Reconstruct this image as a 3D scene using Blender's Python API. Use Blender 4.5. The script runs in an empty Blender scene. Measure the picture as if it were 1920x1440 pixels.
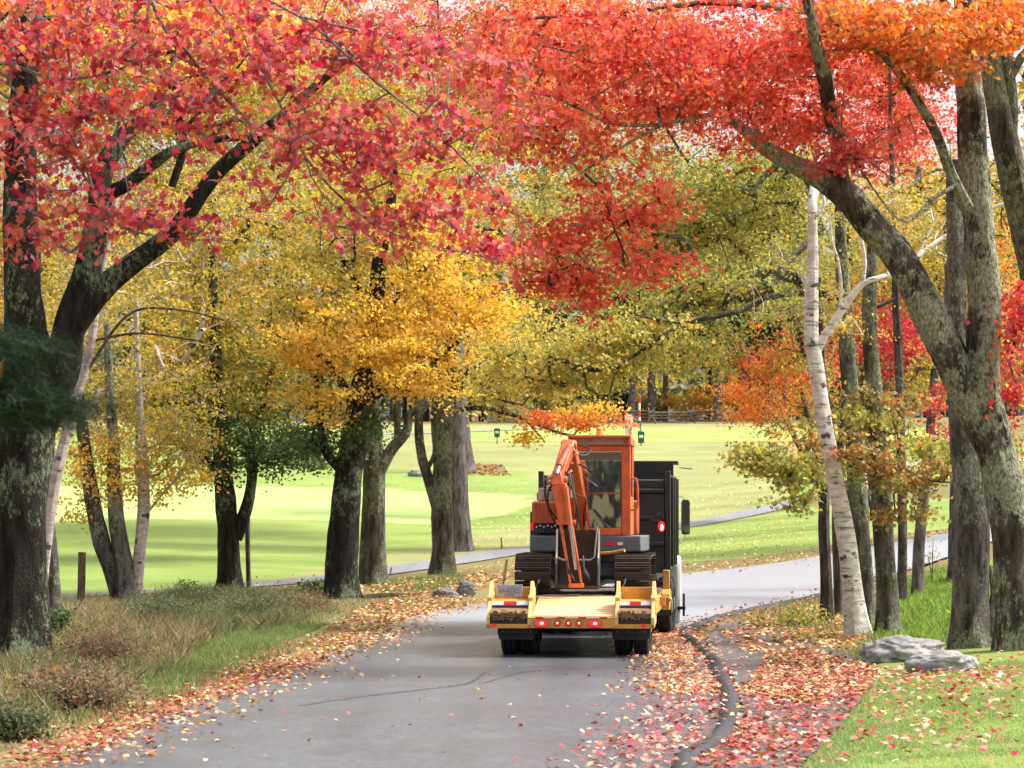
import bpy, math, random
import numpy as np
from mathutils import Vector, Matrix, noise as mnoise

# ------------------------------------------------------------------ camera, sky, sun, exposure
SC = bpy.context.scene
F, H0, CZ = 5760.0, 962.0, 2.2          # focal length in photo pixels, horizon row, eye height
cam = bpy.data.cameras.new("camera"); camo = bpy.data.objects.new("camera", cam)
SC.collection.objects.link(camo)
camo.location = (0, 0, CZ); camo.rotation_euler = (math.radians(90), 0, 0)
cam.sensor_width = 36; cam.lens = 108; cam.shift_y = (H0 - 720) / 1920.0
cam.clip_start = 0.5; cam.clip_end = 3000
cam.dof.use_dof = True; cam.dof.focus_distance = 47.5; cam.dof.aperture_fstop = 6.3
SC.camera = camo

SUN_EL, SUN_AZ = 52.0, 74.0             # azimuth: degrees clockwise from +Y (camera heading)
W = bpy.data.worlds.new("World"); SC.world = W; W.use_nodes = True
nt = W.node_tree; nt.nodes.clear()
sky = nt.nodes.new("ShaderNodeTexSky"); sky.sky_type = 'NISHITA'; sky.sun_disc = False
sky.sun_elevation = math.radians(SUN_EL); sky.sun_rotation = math.radians(SUN_AZ)
sky.air_density = 1.0; sky.dust_density = 6.0; sky.ozone_density = 0.6
bg = nt.nodes.new("ShaderNodeBackground"); bg.inputs[1].default_value = 0.15
wo = nt.nodes.new("ShaderNodeOutputWorld")
hsv = nt.nodes.new("ShaderNodeHueSaturation"); hsv.inputs['Saturation'].default_value = .4; hsv.inputs['Value'].default_value = 1.45    # thin high cloud whitens the sky
nt.links.new(sky.outputs[0], hsv.inputs['Color']); nt.links.new(hsv.outputs[0], bg.inputs[0]); nt.links.new(bg.outputs[0], wo.inputs[0])
sl = bpy.data.lights.new("sun", 'SUN'); sl.energy = 2.9; sl.angle = math.radians(9.0); sl.color = (1.0, 0.96, 0.90)
slo = bpy.data.objects.new("sun", sl); SC.collection.objects.link(slo)
_a, _e = math.radians(SUN_AZ), math.radians(SUN_EL)
_d = Vector((math.sin(_a) * math.cos(_e), math.cos(_a) * math.cos(_e), math.sin(_e)))
slo.rotation_euler = _d.to_track_quat('Z', 'Y').to_euler(); slo.location = (30, 0, 60)
SC.view_settings.view_transform = 'Standard'; SC.view_settings.look = 'None'
SC.view_settings.exposure = 0.66; SC.view_settings.gamma = 1.0
SC.render.engine = 'CYCLES'
SC.cycles.max_bounces = 7; SC.cycles.diffuse_bounces = 3; SC.cycles.transmission_bounces = 6
SC.cycles.glossy_bounces = 2; SC.cycles.caustics_reflective = False; SC.cycles.caustics_refractive = False

rng = np.random.default_rng(7); random.seed(7)
COL = SC.collection

# ------------------------------------------------------------------ helpers: objects and tags
def tag(o, label=None, cat=None, group=None, kind=None):
    if label: o['label'] = label
    if cat: o['category'] = cat
    if group: o['group'] = group
    if kind: o['kind'] = kind
    return o
def empty(name, loc, rz=0.0, label=None, cat=None, group=None):
    o = bpy.data.objects.new(name, None); COL.objects.link(o)
    o.location = loc; o.rotation_euler = (0, 0, rz); o.empty_display_size = 0.3
    return tag(o, label, cat, group)
def link(name, me, mat, parent=None, mats=None):
    o = bpy.data.objects.new(name, me); COL.objects.link(o)
    if mats:
        for m in mats: me.materials.append(m)
    else: me.materials.append(mat)
    if parent: o.parent = parent
    return o
def np_mesh(name, co, loops, starts, cols=None):
    me = bpy.data.meshes.new(name)
    me.vertices.add(len(co)); me.vertices.foreach_set("co", np.ascontiguousarray(co, dtype=np.float32).ravel())
    me.loops.add(len(loops)); me.loops.foreach_set("vertex_index", np.asarray(loops, dtype=np.int32))
    me.polygons.add(len(starts)); me.polygons.foreach_set("loop_start", np.asarray(starts, dtype=np.int32))
    me.update(calc_edges=True)
    if cols is not None:
        at = me.color_attributes.new("Col", 'FLOAT_COLOR', 'POINT')
        c4 = np.ones((len(co), 4), dtype=np.float32); c4[:, :3] = cols
        at.data.foreach_set("color", c4.ravel())
    return me

class MB:
    """collects shapes, links them as ONE mesh object"""
    def __init__(s): s.v = []; s.f = []; s.m = []; s.mi = 0
    def add(s, vs, fs, T=None):
        n = len(s.v)
        for p in vs:
            p = Vector(p)
            s.v.append(tuple(T @ p) if T else tuple(p))
        for f in fs: s.f.append(tuple(i + n for i in f)); s.m.append(s.mi)
        return s
    def box(s, c, d, R=None):
        x, y, z = d[0] / 2, d[1] / 2, d[2] / 2
        vs = [(-x,-y,-z),(x,-y,-z),(x,y,-z),(-x,y,-z),(-x,-y,z),(x,-y,z),(x,y,z),(-x,y,z)]
        T = Matrix.Translation(c) @ (R.to_4x4() if R else Matrix())
        return s.add(vs, [(0,3,2,1),(4,5,6,7),(0,1,5,4),(1,2,6,5),(2,3,7,6),(3,0,4,7)], T)
    def bx(s, x0, x1, y0, y1, z0, z1): return s.box(((x0+x1)/2,(y0+y1)/2,(z0+z1)/2),(x1-x0,y1-y0,z1-z0))
    def beam(s, p0, p1, w, h, w2=None, h2=None):
        """rectangular box beam from p0 to p1, w along X-ish, h across"""
        p0, p1 = Vector(p0), Vector(p1); d = (p1 - p0).normalized()
        sx = Vector((1, 0, 0)) - d * d.x
        if sx.length < .2: sx = Vector((0, 1, 0)) - d * d.y
        sx.normalize(); sy = d.cross(sx); w2 = w2 or w; h2 = h2 or h
        vs = []
        for p, a, b in ((p0, w, h), (p1, w2, h2)):
            for i, j in ((-1,-1),(1,-1),(1,1),(-1,1)): vs.append(p + sx * i * a / 2 + sy * j * b / 2)
        return s.add(vs, [(0,3,2,1),(4,5,6,7),(0,1,5,4),(1,2,6,5),(2,3,7,6),(3,0,4,7)])
    def cyl(s, p0, p1, r, n=16, r2=None):
        p0, p1 = Vector(p0), Vector(p1); d = (p1 - p0).normalized(); r2 = r if r2 is None else r2
        a = d.orthogonal().normalized(); b = d.cross(a)
        vs = [p + (a * math.cos(2*math.pi*i/n) + b * math.sin(2*math.pi*i/n)) * q for p, q in ((p0, r), (p1, r2)) for i in range(n)]
        fs = [(i, (i+1) % n, n + (i+1) % n, n + i) for i in range(n)] + [tuple(range(n))[::-1], tuple(range(n, 2*n))]
        return s.add(vs, fs)
    def tube(s, pts, r, n=8):
        pts = [Vector(p) for p in pts]; rs = r if hasattr(r, '__len__') else [r] * len(pts)
        n0 = len(s.v); a = None
        for i, p in enumerate(pts):
            d = (pts[min(i+1, len(pts)-1)] - pts[max(i-1, 0)]).normalized()
            a = d.orthogonal().normalized() if a is None else (a - d * a.dot(d)).normalized()
            b = d.cross(a)
            for k in range(n):
                t = 2*math.pi*k/n; s.v.append(tuple(p + (a*math.cos(t) + b*math.sin(t)) * rs[i]))
        for i in range(len(pts) - 1):
            for k in range(n):
                q = n0 + i*n; s.f.append((q+k, q+(k+1) % n, q+n+(k+1) % n, q+n+k)); s.m.append(s.mi)
        s.f.append(tuple(n0+k for k in range(n))[::-1]); s.m.append(s.mi)
        s.f.append(tuple(n0+(len(pts)-1)*n+k for k in range(n))); s.m.append(s.mi)
        return s
    def prism(s, prof, x0, x1, ax='x'):
        """profile of (y,z) points extruded along x (or (x,z) along y, (x,y) along z)"""
        n = len(prof); vs = []
        for e in (x0, x1):
            for (u, w) in prof:
                vs.append((e, u, w) if ax == 'x' else (u, e, w) if ax == 'y' else (u, w, e))
        fs = [(i, (i+1) % n, n+(i+1) % n, n+i) for i in range(n)] + [tuple(range(n))[::-1], tuple(range(n, 2*n))]
        return s.add(vs, fs)
    def build(s, name, mat, parent=None, bevel=0.0, smooth=True, mats=None):
        me = bpy.data.meshes.new(name); me.from_pydata([tuple(v) for v in s.v], [], s.f)
        me.update()
        import bmesh
        bm = bmesh.new(); bm.from_mesh(me); bmesh.ops.recalc_face_normals(bm, faces=bm.faces); bm.to_mesh(me); bm.free()
        if smooth:
            me.polygons.foreach_set("use_smooth", [True] * len(me.polygons)); me.set_sharp_from_angle(angle=math.radians(35))
        o = link(name, me, mat, parent, mats)
        if mats: me.polygons.foreach_set("material_index", s.m); me.update()
        if bevel:
            b = o.modifiers.new("bevel", 'BEVEL'); b.width = bevel; b.segments = 2; b.limit_method = 'ANGLE'; b.angle_limit = math.radians(40)
        return o

# ------------------------------------------------------------------ helpers: materials
def newmat(name):
    m = bpy.data.materials.new(name); m.use_nodes = True
    n = m.node_tree; n.nodes.clear()
    out = n.nodes.new("ShaderNodeOutputMaterial"); p = n.nodes.new("ShaderNodeBsdfPrincipled")
    n.links.new(p.outputs[0], out.inputs[0]); return m, n, p, out
def nd(n, t, **k):
    o = n.nodes.new(t)
    for a, v in k.items(): setattr(o, a, v)
    return o
def noise_tex(n, vec, scale, detail=4, rough=.55, sc3=None):
    if sc3:
        mp = nd(n, "ShaderNodeMapping"); mp.inputs['Scale'].default_value = sc3; n.links.new(vec, mp.inputs[0]); vec = mp.outputs[0]
    t = nd(n, "ShaderNodeTexNoise"); t.inputs['Scale'].default_value = scale; t.inputs['Detail'].default_value = detail
    t.inputs['Roughness'].default_value = rough; n.links.new(vec, t.inputs['Vector']); return t.outputs[0]
def ramp(n, fac, stops, interp='LINEAR'):
    r = nd(n, "ShaderNodeValToRGB"); r.color_ramp.interpolation = interp
    e = r.color_ramp.elements
    while len(e) > 1: e.remove(e[-1])
    e[0].position = stops[0][0]; e[0].color = (*stops[0][1], 1)
    for p, c in stops[1:]:
        q = e.new(p); q.color = (*c, 1)
    n.links.new(fac, r.inputs[0]); return r.outputs[0]
def mixc(n, fac, a, b, mode='MIX'):
    m = nd(n, "ShaderNodeMix", data_type='RGBA', blend_type=mode)
    for s, v in ((m.inputs[0], fac), (m.inputs[6], a), (m.inputs[7], b)):
        if hasattr(v, 'links'): n.links.new(v, s)
        else: s.default_value = v if not isinstance(v, tuple) else (*v, 1)
    return m.outputs[2]
def bump(n, p, h, strength, dist):
    b = nd(n, "ShaderNodeBump"); b.inputs['Strength'].default_value = strength; b.inputs['Distance'].default_value = dist
    n.links.new(h, b.inputs['Height']); n.links.new(b.outputs[0], p.inputs['Normal'])
def objvec(n): return nd(n, "ShaderNodeTexCoord").outputs['Object']

def mat_paint(name, col, rough=.45, metal=0., dirt=.35, dirtcol=(.10,.08,.06), scale=3.0, spec=.5):
    m, n, p, _ = newmat(name); v = objvec(n)
    a = noise_tex(n, v, scale, 6, .65); b = noise_tex(n, v, scale * 7, 4, .6)
    f = ramp(n, a, [(.42, (0,0,0)), (.72, (dirt,)*3)])
    g = ramp(n, b, [(.55, (0,0,0)), (.75, (dirt*.7,)*3)])
    c = mixc(n, f, col, dirtcol); c = mixc(n, g, c, dirtcol)
    n.links.new(c, p.inputs['Base Color']); p.inputs['Roughness'].default_value = rough
    p.inputs['Metallic'].default_value = metal; p.inputs['Specular IOR Level'].default_value = spec
    n.links.new(ramp(n, a, [(.3, (rough*.8,)*3), (.8, (min(1, rough*1.5),)*3)]), p.inputs['Roughness'])
    bump(n, p, b, .15, .01); return m
def mat_emit(name, col, strength):
    m, n, p, _ = newmat(name); p.inputs['Base Color'].default_value = (*col, 1)
    p.inputs['Emission Color'].default_value = (*col, 1); p.inputs['Emission Strength'].default_value = strength
    p.inputs['Roughness'].default_value = .25; return m
def mat_bark(name, dark, mid, lichen, amt, sc=6.0, bumpd=.05, moss=None):
    m, n, p, _ = newmat(name); v = objvec(n)
    a = noise_tex(n, v, sc, 6, .65, (1, 1, .22)); big = noise_tex(n, v, .9, 3, .5)
    fine = noise_tex(n, v, sc * 5, 4, .6, (1, 1, .5))
    c = ramp(n, a, [(.36, dark), (.6, mid), (.8, tuple(min(1, q*1.5) for q in mid))])
    l1 = noise_tex(n, v, sc * 1.5, 10, .8, (1, 1, .6))
    ad = nd(n, "ShaderNodeMath", operation='ADD'); n.links.new(l1, ad.inputs[0])
    ms = nd(n, "ShaderNodeMath", operation='MULTIPLY_ADD'); n.links.new(big, ms.inputs[0]); ms.inputs[1].default_value = .95; ms.inputs[2].default_value = -.475
    n.links.new(ms.outputs[0], ad.inputs[1])
    lf = ramp(n, ad.outputs[0], [(.66 - amt * .3, (0,0,0)), (.745 - amt * .3, (.95,)*3)])
    lc = mixc(n, ramp(n, fine, [(.35,(0,0,0)),(.62,(1,)*3)]), tuple(q * .45 for q in lichen), tuple(min(1, q * 1.45) for q in lichen))
    c = mixc(n, lf, c, lc)
    n.links.new(c, p.inputs['Base Color']); p.inputs['Roughness'].default_value = .9; p.inputs['Specular IOR Level'].default_value = .15
    s = nd(n, "ShaderNodeMath", operation='ADD'); n.links.new(a, s.inputs[0]); n.links.new(fine, s.inputs[1])
    bump(n, p, s.outputs[0], 1.0, bumpd*1.5); return m
def mat_birch(name, white=(.74,.70,.66)):
    m, n, p, _ = newmat(name); v = objvec(n)
    ln = noise_tex(n, v, 2.2, 3, .6, (1, 1, 9)); pt = noise_tex(n, v, 2.6, 6, .65, (1, 1, 2.2)); pk = noise_tex(n, v, 5, 4, .6, (1, 1, 2.2))
    c = ramp(n, pk, [(.35, tuple(q*.62 for q in (white[0]*1.0, white[1]*.93, white[2]*.9))), (.62, white)])
    lf = ramp(n, ln, [(.60, (0,0,0)), (.66, (.8,)*3)]); c = mixc(n, lf, c, (.16,.12,.10))
    pf = ramp(n, pt, [(.575, (0,0,0)), (.62, (.95,)*3)]); c = mixc(n, pf, c, (.05,.042,.036))
    n.links.new(c, p.inputs['Base Color']); p.inputs['Roughness'].default_value = .7; p.inputs['Specular IOR Level'].default_value = .25
    bump(n, p, ln, .5, .02); return m
def mat_leaf(name, trans=.5, rough=.5, spec=.3):
    m, n, p, out = newmat(name)
    at = nd(n, "ShaderNodeVertexColor", layer_name="Col")
    tr = nd(n, "ShaderNodeBsdfTranslucent"); mx = nd(n, "ShaderNodeMixShader"); mx.inputs[0].default_value = trans
    sat = nd(n, "ShaderNodeHueSaturation"); sat.inputs['Saturation'].default_value = 1.12; sat.inputs['Value'].default_value = 1.1
    n.links.new(at.outputs[0], sat.inputs['Color'])
    n.links.new(at.outputs[0], p.inputs['Base Color']); n.links.new(sat.outputs[0], tr.inputs[0])
    p.inputs['Roughness'].default_value = rough; p.inputs['Specular IOR Level'].default_value = spec
    n.links.new(p.outputs[0], mx.inputs[1]); n.links.new(tr.outputs[0], mx.inputs[2]); n.links.new(mx.outputs[0], out.inputs[0]); return m
def mat_ground(name, rough=.95):
    """terrain: zone colour in the Col attribute, grass mottling on top"""
    m, n, p, _ = newmat(name); v = objvec(n)
    at = nd(n, "ShaderNodeVertexColor", layer_name="Col")
    a = noise_tex(n, v, .55, 5, .6); b = noise_tex(n, v, 9, 6, .7); c3 = noise_tex(n, v, .12, 3, .5)
    c = mixc(n, ramp(n, a, [(.35, (0,0,0)), (.7, (.55,)*3)]), at.outputs[0], mixc(n, .5, at.outputs[0], (.26,.22,.08)))
    c = mixc(n, .55, c, ramp(n, b, [(.3, (.40,)*3), (.7, (.62,)*3)]), 'OVERLAY')
    c = mixc(n, .35, c, ramp(n, c3, [(.35, (.42,)*3), (.65, (.58,)*3)]), 'OVERLAY')
    n.links.new(c, p.inputs['Base Color']); p.inputs['Roughness'].default_value = rough; p.inputs['Specular IOR Level'].default_value = .1
    bump(n, p, b, .5, .04); return m
def mat_asphalt(name, col, patch=.75, rough=.5, spec=.5, far=None):
    m, n, p, _ = newmat(name); v = objvec(n)
    a = noise_tex(n, v, .35, 5, .6); b = noise_tex(n, v, 60, 3, .7); g = noise_tex(n, v, 3.0, 5, .6, (1, .35, 1))
    c = mixc(n, ramp(n, a, [(.32, (0,0,0)), (.70, (1,)*3)]), tuple(q*patch for q in col), col)
    c = mixc(n, ramp(n, g, [(.45, (0,0,0)), (.75, (.35,)*3)]), c, tuple(min(1, q*1.6) for q in col))
    c = mixc(n, .6, c, ramp(n, b, [(.3, (.35,)*3), (.7, (.65,)*3)]), 'OVERLAY')
    h = noise_tex(n, v, 20, 5, .85, (1, .35, 1)); c = mixc(n, .85, c, ramp(n, h, [(.36, (.24,)*3), (.64, (.76,)*3)]), 'OVERLAY')
    tr = noise_tex(n, v, 1.1, 3, .5, (1, .06, 1)); c = mixc(n, .5, c, ramp(n, tr, [(.35, (.36,)*3), (.65, (.62,)*3)]), 'OVERLAY')
    if far:     # sky sheen painted into the colour: paler road beyond a seam across it
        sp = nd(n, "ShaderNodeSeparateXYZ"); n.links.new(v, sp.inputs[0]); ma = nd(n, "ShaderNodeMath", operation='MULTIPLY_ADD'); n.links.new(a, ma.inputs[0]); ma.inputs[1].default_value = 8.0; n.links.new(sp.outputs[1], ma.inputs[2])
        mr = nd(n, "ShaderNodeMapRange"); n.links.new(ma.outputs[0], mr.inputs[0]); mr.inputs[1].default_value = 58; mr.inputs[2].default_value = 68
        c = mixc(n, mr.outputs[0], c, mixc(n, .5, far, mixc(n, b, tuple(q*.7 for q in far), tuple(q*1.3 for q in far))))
    n.links.new(c, p.inputs['Base Color']); p.inputs['Specular IOR Level'].default_value = spec
    n.links.new(ramp(n, a, [(.3, (rough*.9,)*3), (.7, (rough*1.15,)*3)]), p.inputs['Roughness'])
    bump(n, p, b, .35, .006); return m
def mat_stone(name, lo, hi):
    m, n, p, _ = newmat(name); v = objvec(n)
    a = noise_tex(n, v, 4.5, 9, .75); b = noise_tex(n, v, 16, 6, .7)
    c = ramp(n, a, [(.35, lo), (.65, hi)]); c = mixc(n, ramp(n, b, [(.55, (0,0,0)), (.7, (.7,)*3)]), c, (.13,.13,.10))
    n.links.new(c, p.inputs['Base Color']); p.inputs['Roughness'].default_value = .85; p.inputs['Specular IOR Level'].default_value = .2
    bump(n, p, b, .6, .03); return m

# ------------------------------------------------------------------ terrain height
def P(px, py, Y): return np.array([(px - 960) * Y / F, Y, CZ - (py - H0) * Y / F])
_ctl = [ # (photo column, photo row, distance): where the ground was seen
 (100,1118,85),(400,1103,88),(620,1085,96),(850,1052,108),(985,1030,116),(1290,985,135),(1500,940,150),
 (1265,1080,84),(1530,1045,91),(1780,1003,98),(1440,1140,70),(1540,1115,78),(1700,1062,87),(1900,985,108),(1900,950,125),
 (300,1040,110),(300,980,135),(300,910,163),(300,840,193),(300,802,220),(0,1000,128),(0,910,163),(0,840,193),
 (870,1030,122),(900,980,145),(900,900,170),(900,835,193),(900,828,200),(900,800,225),
 (1300,1020,115),(1300,900,168),(1300,830,198),(1300,800,225),(1500,900,165),(1500,840,192),(1500,800,222),
 (1800,900,150),(1800,830,190),(1800,800,220),(1750,1150,61),(1900,1215,45),(1700,1262,41),(1920,1440,24.5),(1920,1320,32),(1750,1360,31)]
_c = [P(*q) for q in _ctl]
for y in (8, 16, 24, 32, 40, 48, 56, 64, 72): 
    _c += [np.array([x, y, 0.0]) for x in (-4.2, -1, 2.2)]
for y in (20, 35, 50): _c.append(np.array([-12., y, .25])); 
_c += [np.array(q, float) for q in ((-25,40,.8),(-20,65,.2),(25,30,1.0),(30,70,1.6),(12,30,.5),(9,55,.25),(-40,110,1.2),(45,110,3.2),(-45,160,4.0),(48,160,5.2),
       (-50,220,8.6),(50,220,9.2),(-50,300,11),(0,300,11),(50,300,11.5),(0,250,9.6),(0,5,0),(-30,5,.6),(30,5,.8))]
_c = np.array(_c)
def _tps_setup():
    X = _c[:, :2] / 50.0; n = len(X)
    d = np.linalg.norm(X[:, None] - X[None], axis=2); K = np.where(d > 0, d * d * np.log(np.maximum(d, 1e-9)), 0)
    A = np.zeros((n+3, n+3)); A[:n, :n] = K + np.eye(n) * 2e-4; Pm = np.c_[np.ones(n), X]; A[:n, n:] = Pm; A[n:, :n] = Pm.T
    w = np.linalg.solve(A, np.r_[_c[:, 2], 0, 0, 0]); return X, w
_TX, _TW = _tps_setup()
def hgt(x, y):
    x = np.asarray(x, float); y = np.asarray(y, float); sh = np.broadcast(x, y).shape
    xx = np.clip(np.broadcast_to(x, sh).ravel(), -48, 48) / 50; yy = np.clip(np.broadcast_to(y, sh).ravel(), 5, 300) / 50
    out = np.empty(len(xx))
    for i in range(0, len(xx), 20000):
        q = np.c_[xx[i:i+20000], yy[i:i+20000]]; d2 = ((q[:, None] - _TX[None])**2).sum(2)
        k = np.where(d2 > 0, .5 * d2 * np.log(np.maximum(d2, 1e-12)), 0); n = len(_TX)
        out[i:i+20000] = k @ _TW[:n] + _TW[n] + q @ _TW[n+1:]
    return out.reshape(sh)
def hz(x, y): return float(hgt(x, y))
_YS = np.arange(18, 320, .25)
def ghit(px, py):
    """where the view ray through a photo pixel meets the ground"""
    x = (px - 960) * _YS / F; z = CZ - (py - H0) * _YS / F
    g = hgt(x, _YS); i = np.argmax(z < g)
    if z[i] >= g[i]: i = len(_YS) - 1
    if i > 0:
        a = z[i-1] - g[i-1]; b = z[i] - g[i]; t = a / (a - b + 1e-9); Y = _YS[i-1] + .25 * t
    else: Y = _YS[0]
    X = (px - 960) * Y / F; return np.array([X, Y, hz(X, Y)])
def gpoly(pts): return np.array([ghit(*p)[:2] for p in pts])
def inpoly(x, y, poly):
    c = np.zeros(x.shape, bool); n = len(poly); j = n - 1
    for i in range(n):
        xi, yi = poly[i]; xj, yj = poly[j]
        c ^= ((yi > y) != (yj > y)) & (x < (xj - xi) * (y - yi) / (yj - yi + 1e-12) + xi); j = i
    return c
def sample_poly(poly, n):
    lo, hi = poly.min(0), poly.max(0); out = np.zeros((0, 2))
    while len(out) < n:
        q = rng.uniform(lo, hi, (n * 3, 2)); out = np.r_[out, q[inpoly(q[:, 0], q[:, 1], poly)]]
    return out[:n]
def catmull(pts, n=8):
    pts = np.array(pts, float); P_ = np.vstack([2*pts[0]-pts[1], pts, 2*pts[-1]-pts[-2]]); out = []
    for i in range(1, len(P_) - 2):
        for t in np.linspace(0, 1, n, endpoint=False):
            a, b, c, d = P_[i-1], P_[i], P_[i+1], P_[i+2]
            out.append(.5*((2*b) + (-a+c)*t + (2*a-5*b+4*c-d)*t*t + (-a+3*b-3*c+d)*t**3))
    out.append(pts[-1]); return np.array(out)
def vnoise(x, y, s, seed=0):
    """cheap smooth value noise for arrays"""
    r = np.random.default_rng(seed).random((256, 256)); u, v = x / s + 1000, y / s + 1000
    i, j = np.floor(u).astype(int), np.floor(v).astype(int); a, b = u - i, v - j; a = a*a*(3-2*a); b = b*b*(3-2*b)
    g = lambda p, q: r[p % 256, q % 256]
    return g(i,j)*(1-a)*(1-b)+g(i+1,j)*a*(1-b)+g(i,j+1)*(1-a)*b+g(i+1,j+1)*a*b

# ------------------------------------------------------------------ scattering of leaves and blades
SH_MAPLE = np.array([(0,-.5),(.16,-.22),(.46,-.34),(.34,-.05),(.55,.12),(.22,.16),(.2,.3),(0,.58),(-.2,.3),(-.22,.16),(-.55,.12),(-.34,-.05),(-.46,-.34),(-.16,-.22)])
SH_MAPLE = np.c_[SH_MAPLE, -.35 * SH_MAPLE[:, 0]**2 - .25 * np.maximum(SH_MAPLE[:, 1], 0)**2]
SH_SIX = np.array([(0,-.5,0),(.42,-.18,-.08),(.2,.1,.03),(0,.55,-.06),(-.2,.1,.03),(-.42,-.18,-.08)])
SH_OVAL = np.array([(0,-.5,-.05),(.34,-.25,-.04),(.4,.1,-.06),(.16,.42,-.06),(0,.52,-.1),(-.16,.42,-.06),(-.4,.1,-.06),(-.34,-.25,-.04)])
SH_QUAD = np.array([(0,-.5,-.06),(.36,0,.05),(0,.5,-.06),(-.36,0,.05)])
def unit(v): return v / np.maximum(np.linalg.norm(v, axis=1, keepdims=True), 1e-9)
def frames(nrm):
    n = len(nrm); r = rng.normal(size=(n, 3)); X = unit(np.cross(r, nrm)); Y = np.cross(nrm, X); return X, Y
def scatter(name, shape, pos, nrm, size, col, mat, parent=None, XY=None):
    N, k = len(pos), len(shape); X, Y = XY if XY else frames(nrm)
    s = np.asarray(size)[:, None, None]
    co = pos[:, None] + s * (X[:, None]*shape[None,:,0:1] + Y[:, None]*shape[None,:,1:2] + nrm[:, None]*shape[None,:,2:3])
    me = np_mesh(name, co.reshape(-1, 3), np.arange(N*k), np.arange(N)*k, np.repeat(col, k, axis=0))
    return link(name, me, mat, parent)
def blades(name, xy, h, w, col, mat, lean=.35, z=None, parent=None):
    n = len(xy); z = hgt(xy[:,0], xy[:,1]) if z is None else z
    base = np.c_[xy, z - .01]; a = rng.uniform(0, 2*np.pi, n); X = np.c_[np.cos(a), np.sin(a), np.zeros(n)]
    tip = base + np.c_[rng.normal(0, lean, n)*h, rng.normal(0, lean, n)*h, h]
    mid = base*.5 + tip*.5; mid[:, 2] += h * .08
    w = w[:, None]
    co = np.stack([base - X*w/2, base + X*w/2, mid + X*w*.35, tip, mid - X*w*.35], 1)
    me = np_mesh(name, co.reshape(-1, 3), np.arange(n*5), np.arange(n)*5, np.repeat(col, 5, axis=0))
    return link(name, me, mat, parent)
def pick(pal, n, jit=.12):
    c = np.array([p[:3] for p in pal]); w = np.array([p[3] if len(p) > 3 else 1 for p in pal], float); w /= w.sum()
    q = c[rng.choice(len(c), n, p=w)]
    q = q * rng.normal(1, jit, (n, 1)) * rng.normal(1, jit*.4, (n, 3)); lum = q @ np.array([.3,.59,.11])
    return np.clip(q*.88 + lum[:, None]*.12 + .006, .004, .92)
# ------------------------------------------------------------------ setting: terrain, road, apron, paths
ROAD_R = [(1.0,14),(1.2,20),(1.45,26.5),(2.0,30),(2.35,33.5),(2.62,38),(2.85,43),(2.98,48),(3.0,52),(3.05,55),(3.6,59),(4.5,64),(5.83,70),(7.85,77.5),(11.2,86),(15.2,95),(20,108),(27,124),(36,140)]
ROAD_L = [(-4.6,14),(-4.35,20),(-4.1,26.5),(-3.85,30),(-3.7,33.5),(-3.4,38),(-3.1,43),(-2.85,48),(-2.65,52),(-2.5,56),(-2.3,61),(-1.9,67),(-.6,74),(1.9,80.5),(5.2,85.5),(9.6,92),(14.7,100.5),(21,114),(29.5,131)]
RR, RL = catmull(ROAD_R, 10), catmull(ROAD_L, 10)
road_poly = np.r_[RR, RL[::-1]]
apron_px = [(1240,1440),(1322,1410),(1392,1330),(1372,1262),(1318,1205),(1345,1172),(1400,1165),(1480,1195),(1600,1230),(1640,1262),(1620,1310),(1560,1380),(1490,1450),(1400,1560),(1200,1560)]
apron_poly = gpoly(apron_px)
Zc = dict(rough=(.24,.26,.10), fair=(.19,.27,.065), green=(.34,.46,.15), verge=(.17,.14,.06), lawn=(.16,.22,.05), woods=(.20,.14,.06), dirt=(.20,.15,.10), tee=(.27,.42,.09), under=(.13,.19,.03))
zones = [ # (photo outline seen on the ground, colour)
 ([(-400,1118),(100,1116),(400,1100),(620,1082),(850,1050),(985,1028),(1100,1015),(1290,983),(1500,938),(1560,915),(1560,790),(-400,790)], 'rough'),
 ([(-400,1116),(100,1114),(400,1098),(620,1060),(700,1040),(860,1000),(985,990),(1000,930),(1000,885),(860,880),(-400,880)], 'fair'),
 ([(-400,982),(100,981),(620,975),(840,982),(950,962),(1000,945),(985,925),(700,915),(400,910),(-400,908)], 'green'),
 ([(-400,870),(620,885),(700,850),(600,800),(-400,796)], 'fair'),
 ([(880,828),(1600,826),(1750,822),(1750,801),(880,801)], 'tee'),
 ([(1480,940),(1760,900),(1900,880),(2100,860),(2100,830),(1500,830)], 'fair'),
 ([(1200,1062),(1530,1030),(1780,988),(1860,955),(1860,930),(1500,950),(1290,990),(1180,1010)], 'fair'),
 ([(1500,1440),(1560,1380),(1620,1310),(1640,1262),(1620,1225),(1700,1218),(2400,1210),(2400,1700),(1300,1700)], 'lawn'),
 ([(1400,1165),(1540,1120),(1690,1078),(1790,1050),(2100,1030),(2400,1050),(2400,1212),(1700,1216),(1600,1228),(1480,1195)], 'under'),
]
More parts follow.
